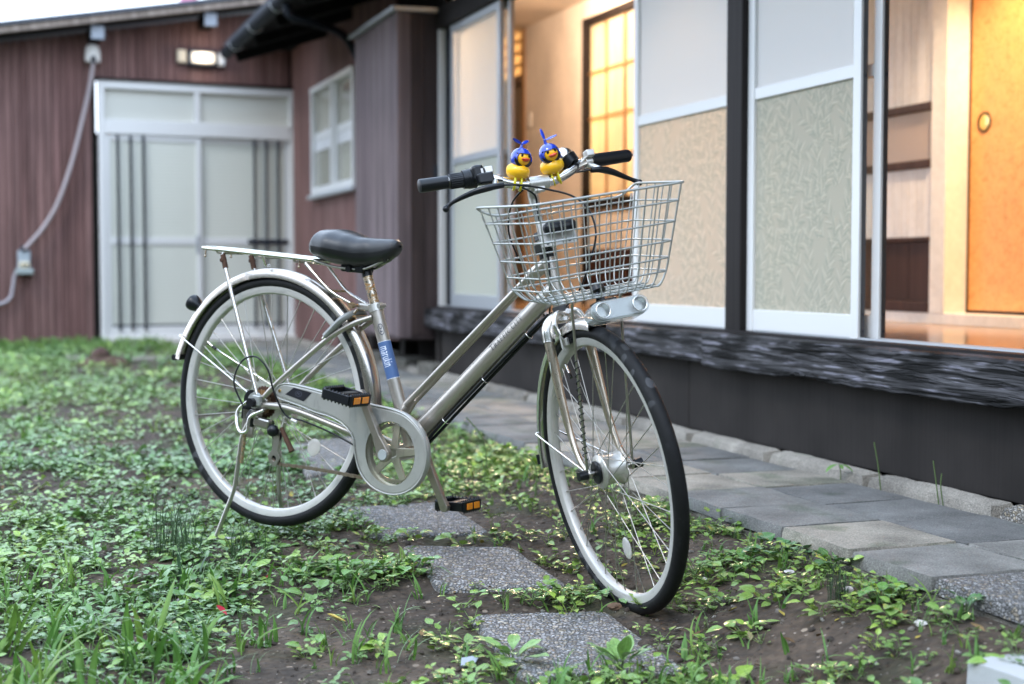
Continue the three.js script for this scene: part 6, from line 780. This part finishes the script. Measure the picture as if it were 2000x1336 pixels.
plant('plantain_weed', 0.655, -3.44, 'round leaved plantain at the edge of the paver path, right of the front wheel', 'weed', (t) => { rosette(t, 13, 0.052, 0.88, 0.036, leafM.blue, { el: 0.3, rad: 0.055, tip: 0.95 }); });
plant('plantain_weed', 0.745, -3.27, 'dark round leaved weed in the gap below the path edge, beside the thin grass tuft', 'weed', (t) => { rosette(t, 8, 0.046, 0.85, 0.036, leafM.deep, { el: 0.55, rad: 0.028, tip: 0.95 }); });
plant('grass_tuft', 0.705, -3.05, 'dense dark tuft of thin grass by the path edge, right foreground', 'grass tuft', (t) => tuft(t, 44, 0.105, 0.0020, 0.4, [0.05, 0.11, 0.035], 0.022));
plant('grass_tuft', -0.905, -3.76, 'tall dark tuft of thin grass left of the kickstand', 'grass tuft', (t) => tuft(t, 70, 0.205, 0.0026, 0.6, [0.055, 0.145, 0.035], 0.055));
plant('grass_tuft', -0.70, -3.74, 'thin dark grass tuft growing under the rear tyre beside the kickstand', 'grass tuft', (t) => tuft(t, 34, 0.13, 0.0026, 0.7, [0.06, 0.16, 0.04], 0.05));
plant('wide_grass', -0.80, -3.62, 'few broad bluish grass blades beside the tall dark tuft', 'grass', (t) => tuft(t, 5, 0.12, 0.011, 0.5, [0.085, 0.20, 0.09], 0.06));
plant('leafy_weed', -0.34, -3.60, 'dense patch of heart shaped leaves left of the middle stepping stone', 'weed', (t) => { for (let k = 0; k < 4; k++) { const g = new THREE.Group(); g.name = 'shoot'; g.position.set(rr(-0.07, 0.09), 0, rr(-0.05, 0.06)); t.add(g); rosette(g, 7, 0.042, 0.8, 0.045, leafM.mid, { el: 0.25, rad: 0.035, tip: 1.0, turn: k }); } });
plant('leafy_weed', 0.115, -3.405, 'row of oval leaves between the two nearest stepping stones', 'weed', (t) => { for (let k = 0; k < 5; k++) { const g = new THREE.Group(); g.name = 'shoot'; g.position.set(-0.14 + k * 0.07, 0, rr(-0.02, 0.02)); t.add(g); rosette(g, 7, 0.040, 0.62, 0.034, leafM.mid, { el: 0.3, rad: 0.028, tip: 1.05, turn: k * 2 }); } });
plant('leafy_weed', 0.50, -3.43, 'leafy green patch right of the front wheel, below the path edge', 'weed', (t) => { for (let k = 0; k < 6; k++) { const g = new THREE.Group(); g.name = 'shoot'; g.position.set(rr(-0.09, 0.09), 0, rr(-0.07, 0.07)); t.add(g); rosette(g, 7, 0.034, 0.6, 0.035, leafM.mid, { el: 0.3, rad: 0.026, tip: 1.05, turn: k * 2 }); } });
plant('path_weed', 0.815, -3.0, 'clover like weed against the path side near the lower right corner', 'weed', (t) => { for (let k = 0; k < 4; k++) { const g = new THREE.Group(); g.name = 'shoot'; g.position.set(rr(-0.07, 0.05), 0, rr(-0.06, 0.06)); t.add(g); rosette(g, 7, 0.032, 0.72, 0.036, leafM.mid, { el: 0.3, rad: 0.026, turn: k }); } });
plant('path_weed', 0.90, -2.80, 'small upright weed against the path side, last one before the concrete block', 'weed', (t) => rosette(t, 8, 0.040, 0.58, 0.045, leafM.deep, { el: 0.6, rad: 0.014 }));
plant('tall_stem', -0.10, -4.70, 'thin dark stem arching up behind the left pedal', 'weed', (t) => { part('stem', tube([[0, 0, 0], [0.015, 0.08, 0.01], [0.0, 0.17, 0.02], [-0.05, 0.235, 0.03]], 0.0022, 24, 6), M.stem, t); tuft(t, 4, 0.05, 0.003, 0.8, [0.07, 0.17, 0.04]); });
plant('tall_stem', 0.045, -4.30, 'pale arching grass stem between the frame and the front wheel', 'grass', (t) => { part('stem', tube([[0.02, 0, 0], [0.03, 0.10, 0], [0.018, 0.145, 0.0], [-0.02, 0.165, 0.0]], 0.0018, 24, 6), M.stem, t); tuft(t, 5, 0.06, 0.004, 0.7, [0.12, 0.26, 0.05]); });
{ const p = fromHouse(0.97, 0.165); plant('wall_seedling', p.x, p.z, 'seedling with two drooping leaves growing from the joint at the curb', 'weed', (t) => { part('stem', tube([[0, 0, 0], [0.002, 0.03, 0], [-0.004, 0.062, 0.004]], 0.0017, 12, 6), M.stem, t); for (const [a, l] of [[-1.2, 0.055], [1.0, 0.05], [0.2, 0.03]]) { const m = part('leaf', leafGeo(l, l * 0.42, { droop: 0.45, seg: 7, tip: 0.9 }), leafM.mid, t); m.position.set(-0.004, 0.06, 0.004); m.rotation.set(0.1, a, 0, 'YXZ'); } }, 0.135); }
{ const p = fromHouse(1.19, 0.165); plant('wall_weed', p.x, p.z, 'single thin dark stem leaning on the dark wall base, nearer the seedling', 'weed', (t) => part('stem', tube([[0, 0, 0], [-0.008, 0.07, 0], [-0.022, 0.15, 0.0]], 0.0018, 16, 6), M.stem, t), 0.14); }
{ const p = fromHouse(1.47, 0.165); plant('wall_weed', p.x, p.z, 'pair of thin dark stems at the wall base towards the right edge', 'weed', (t) => { for (const s of [0, 0.012]) part('stem', tube([[s, 0, 0], [s - 0.008, 0.06, 0], [s - 0.018 + s, 0.13 - s * 3, 0.0]], 0.0018, 16, 6), M.stem, t); }, 0.14); }
{ const p = fromHouse(1.82, 0.86); plant('path_sprout', p.x, p.z, 'yellow green sprout standing against the light paver of the path edge', 'weed', (t) => rosette(t, 6, 0.038, 0.34, 0.055, leafM.lime, { el: 0.15, rad: 0.004 })); }
{ const p = fromHouse(1.66, 0.85); plant('path_grass', p.x, p.z, 'short yellowish grass hanging over the path edge near the front wheel', 'grass', (t) => tuft(t, 9, 0.075, 0.005, 0.9, [0.20, 0.30, 0.05], 0.02)); }
{ const p = fromHouse(2.22, 0.84); plant('path_grass', p.x, p.z, 'few grass blades at the corner of the rough paver, lower right', 'grass', (t) => tuft(t, 8, 0.07, 0.005, 0.5, [0.16, 0.26, 0.05], 0.02)); }
// odds and ends on the ground
const bit = (name, x, z, r, c, label, cat, sq = 0.5, group) => { const g = new THREE.IcosahedronGeometry(r, 2), P = g.attributes.position, s = x * 91; for (let i = 0; i < P.count; i++) { const a = P.getX(i) / r, b = P.getY(i) / r, d = P.getZ(i) / r, k = 0.72 + 0.56 * vn(a * 1.7 + s + 50, b * 1.7 + d * 2.3 + 50); P.setXYZ(i, a * k * r, b * k * r * sq, d * k * r); } g.computeVertexNormals(); const o = part(name, g, std({ map: stainMap, color: lin(...c), roughness: 0.85 })); let y = groundY(x, z); o.position.set(x, y + r * sq * 0.6, z); return tag(o, label, cat, group); };
bit('white_pebble', 0.819, -2.815, 0.013, [0.85, 0.80, 0.76], 'white pebble on bare soil at lower right, nearest the concrete block', 'pebble'); bit('white_pebble', 0.650, -3.30, 0.012, [0.8, 0.74, 0.72], 'pale flat pebble just below the plantain leaves', 'pebble', 0.35); bit('white_pebble', 0.741, -3.10, 0.013, [0.82, 0.72, 0.70], 'pinkish white pebble beside the dense grass tuft', 'pebble', 0.4); bit('white_pebble', 0.466, -3.40, 0.008, [0.9, 0.86, 0.8], 'tiny white pebble close to the front tyre', 'pebble', 0.5); bit('grey_pebble', -0.845, -3.50, 0.016, [0.42, 0.38, 0.37], 'grey brown pebble in front of the tall dark tuft', 'pebble', 0.45); bit('grey_pebble', -0.80, -3.42, 0.013, [0.40, 0.36, 0.38], 'smaller grey pebble nearer the viewer below the tall tuft', 'pebble', 0.45);
{ const o = bit('earth_clod', 0.238, -3.262, 0.017, [0.16, 0.095, 0.055], 'brown clod of earth lying on the nearest stepping stone', 'clod', 0.55); o.position.y += 0.032; }
{ const g = extrude([[-0.022, -0.012], [0.006, -0.016], [0.024, 0.006], [0.014, 0.014], [-0.012, 0.012]], 0.004, 0.001).rotateX(-1.15).rotateY(0.4), o = part('stone_shard', g, std({ map: stainMap, color: lin(0.42, 0.46, 0.52), roughness: 0.7 })); o.position.set(-0.092, groundY(-0.092, -2.965) + 0.010, -2.965); tag(o, 'bluish grey stone shard lying left of the foreground broadleaf weed', 'shard'); }
const petal = (x, z, c, label, cat, s = 1) => { const o = part(cat === 'leaf' ? 'fallen_leaf' : 'red_petal', leafGeo(0.026 * s, 0.020 * s, { droop: -0.5, fold: 0.5, seg: 6, tip: 0.9 }), phy({ roughness: 0.8, transmission: 0.25, thickness: 0, color: lin(...c), side: THREE.DoubleSide, clearcoat: 0.2 })); o.position.set(x, groundY(x, z) + 0.014, z); o.rotation.set(0.3, rr(0, 6), 0.3); tag(o, label, cat); };
petal(-0.664, -3.277, [0.55, 0.01, 0.035], 'crimson petal lying on bare soil at lower left', 'petal', 1.1); petal(-0.629, -3.582, [0.42, 0.015, 0.02], 'dull red petal below the rear wheel, farther from the viewer', 'petal', 0.8); petal(-0.385, -3.256, [0.72, 0.55, 0.10], 'yellow fallen leaf on bare soil left of the stepping stones', 'leaf', 1.5);
{ const t = thing('earth_mound', [-2.80, 0.13, -9.75]); tag(t, 'reddish brown mound of earth in the grass before the far building', 'mound'); const mk = (r, x, y, z, sy) => { const g = new THREE.IcosahedronGeometry(r, 3), P = g.attributes.position; for (let i = 0; i < P.count; i++) { const a = P.getX(i), b = P.getY(i), d = P.getZ(i), k = 0.75 + 0.5 * fbm(a * 9 + 20, b * 9 + d * 7 + 20, 3, 1e6, 1e6, 4); P.setXYZ(i, a * k + x, b * k * sy + y, d * k + z); } g.computeVertexNormals(); return g; }; part('mound_body', mk(0.17, 0, 0.0, 0, 0.5), std({ map: soilTex, bumpMap: soilBump, bumpScale: 0.02, color: lin(1.1, 0.72, 0.62), roughness: 0.95 }), t); part('mound_peak', mk(0.07, -0.02, 0.07, 0, 1.1), std({ map: soilTex, color: lin(0.9, 0.6, 0.6), roughness: 0.95 }), t); part('mound_clod', mk(0.06, 0.14, 0.02, 0.08, 0.8), std({ map: soilTex, color: lin(1.0, 0.66, 0.6), roughness: 0.95 }), t); }

renderer.render(scene, camera);
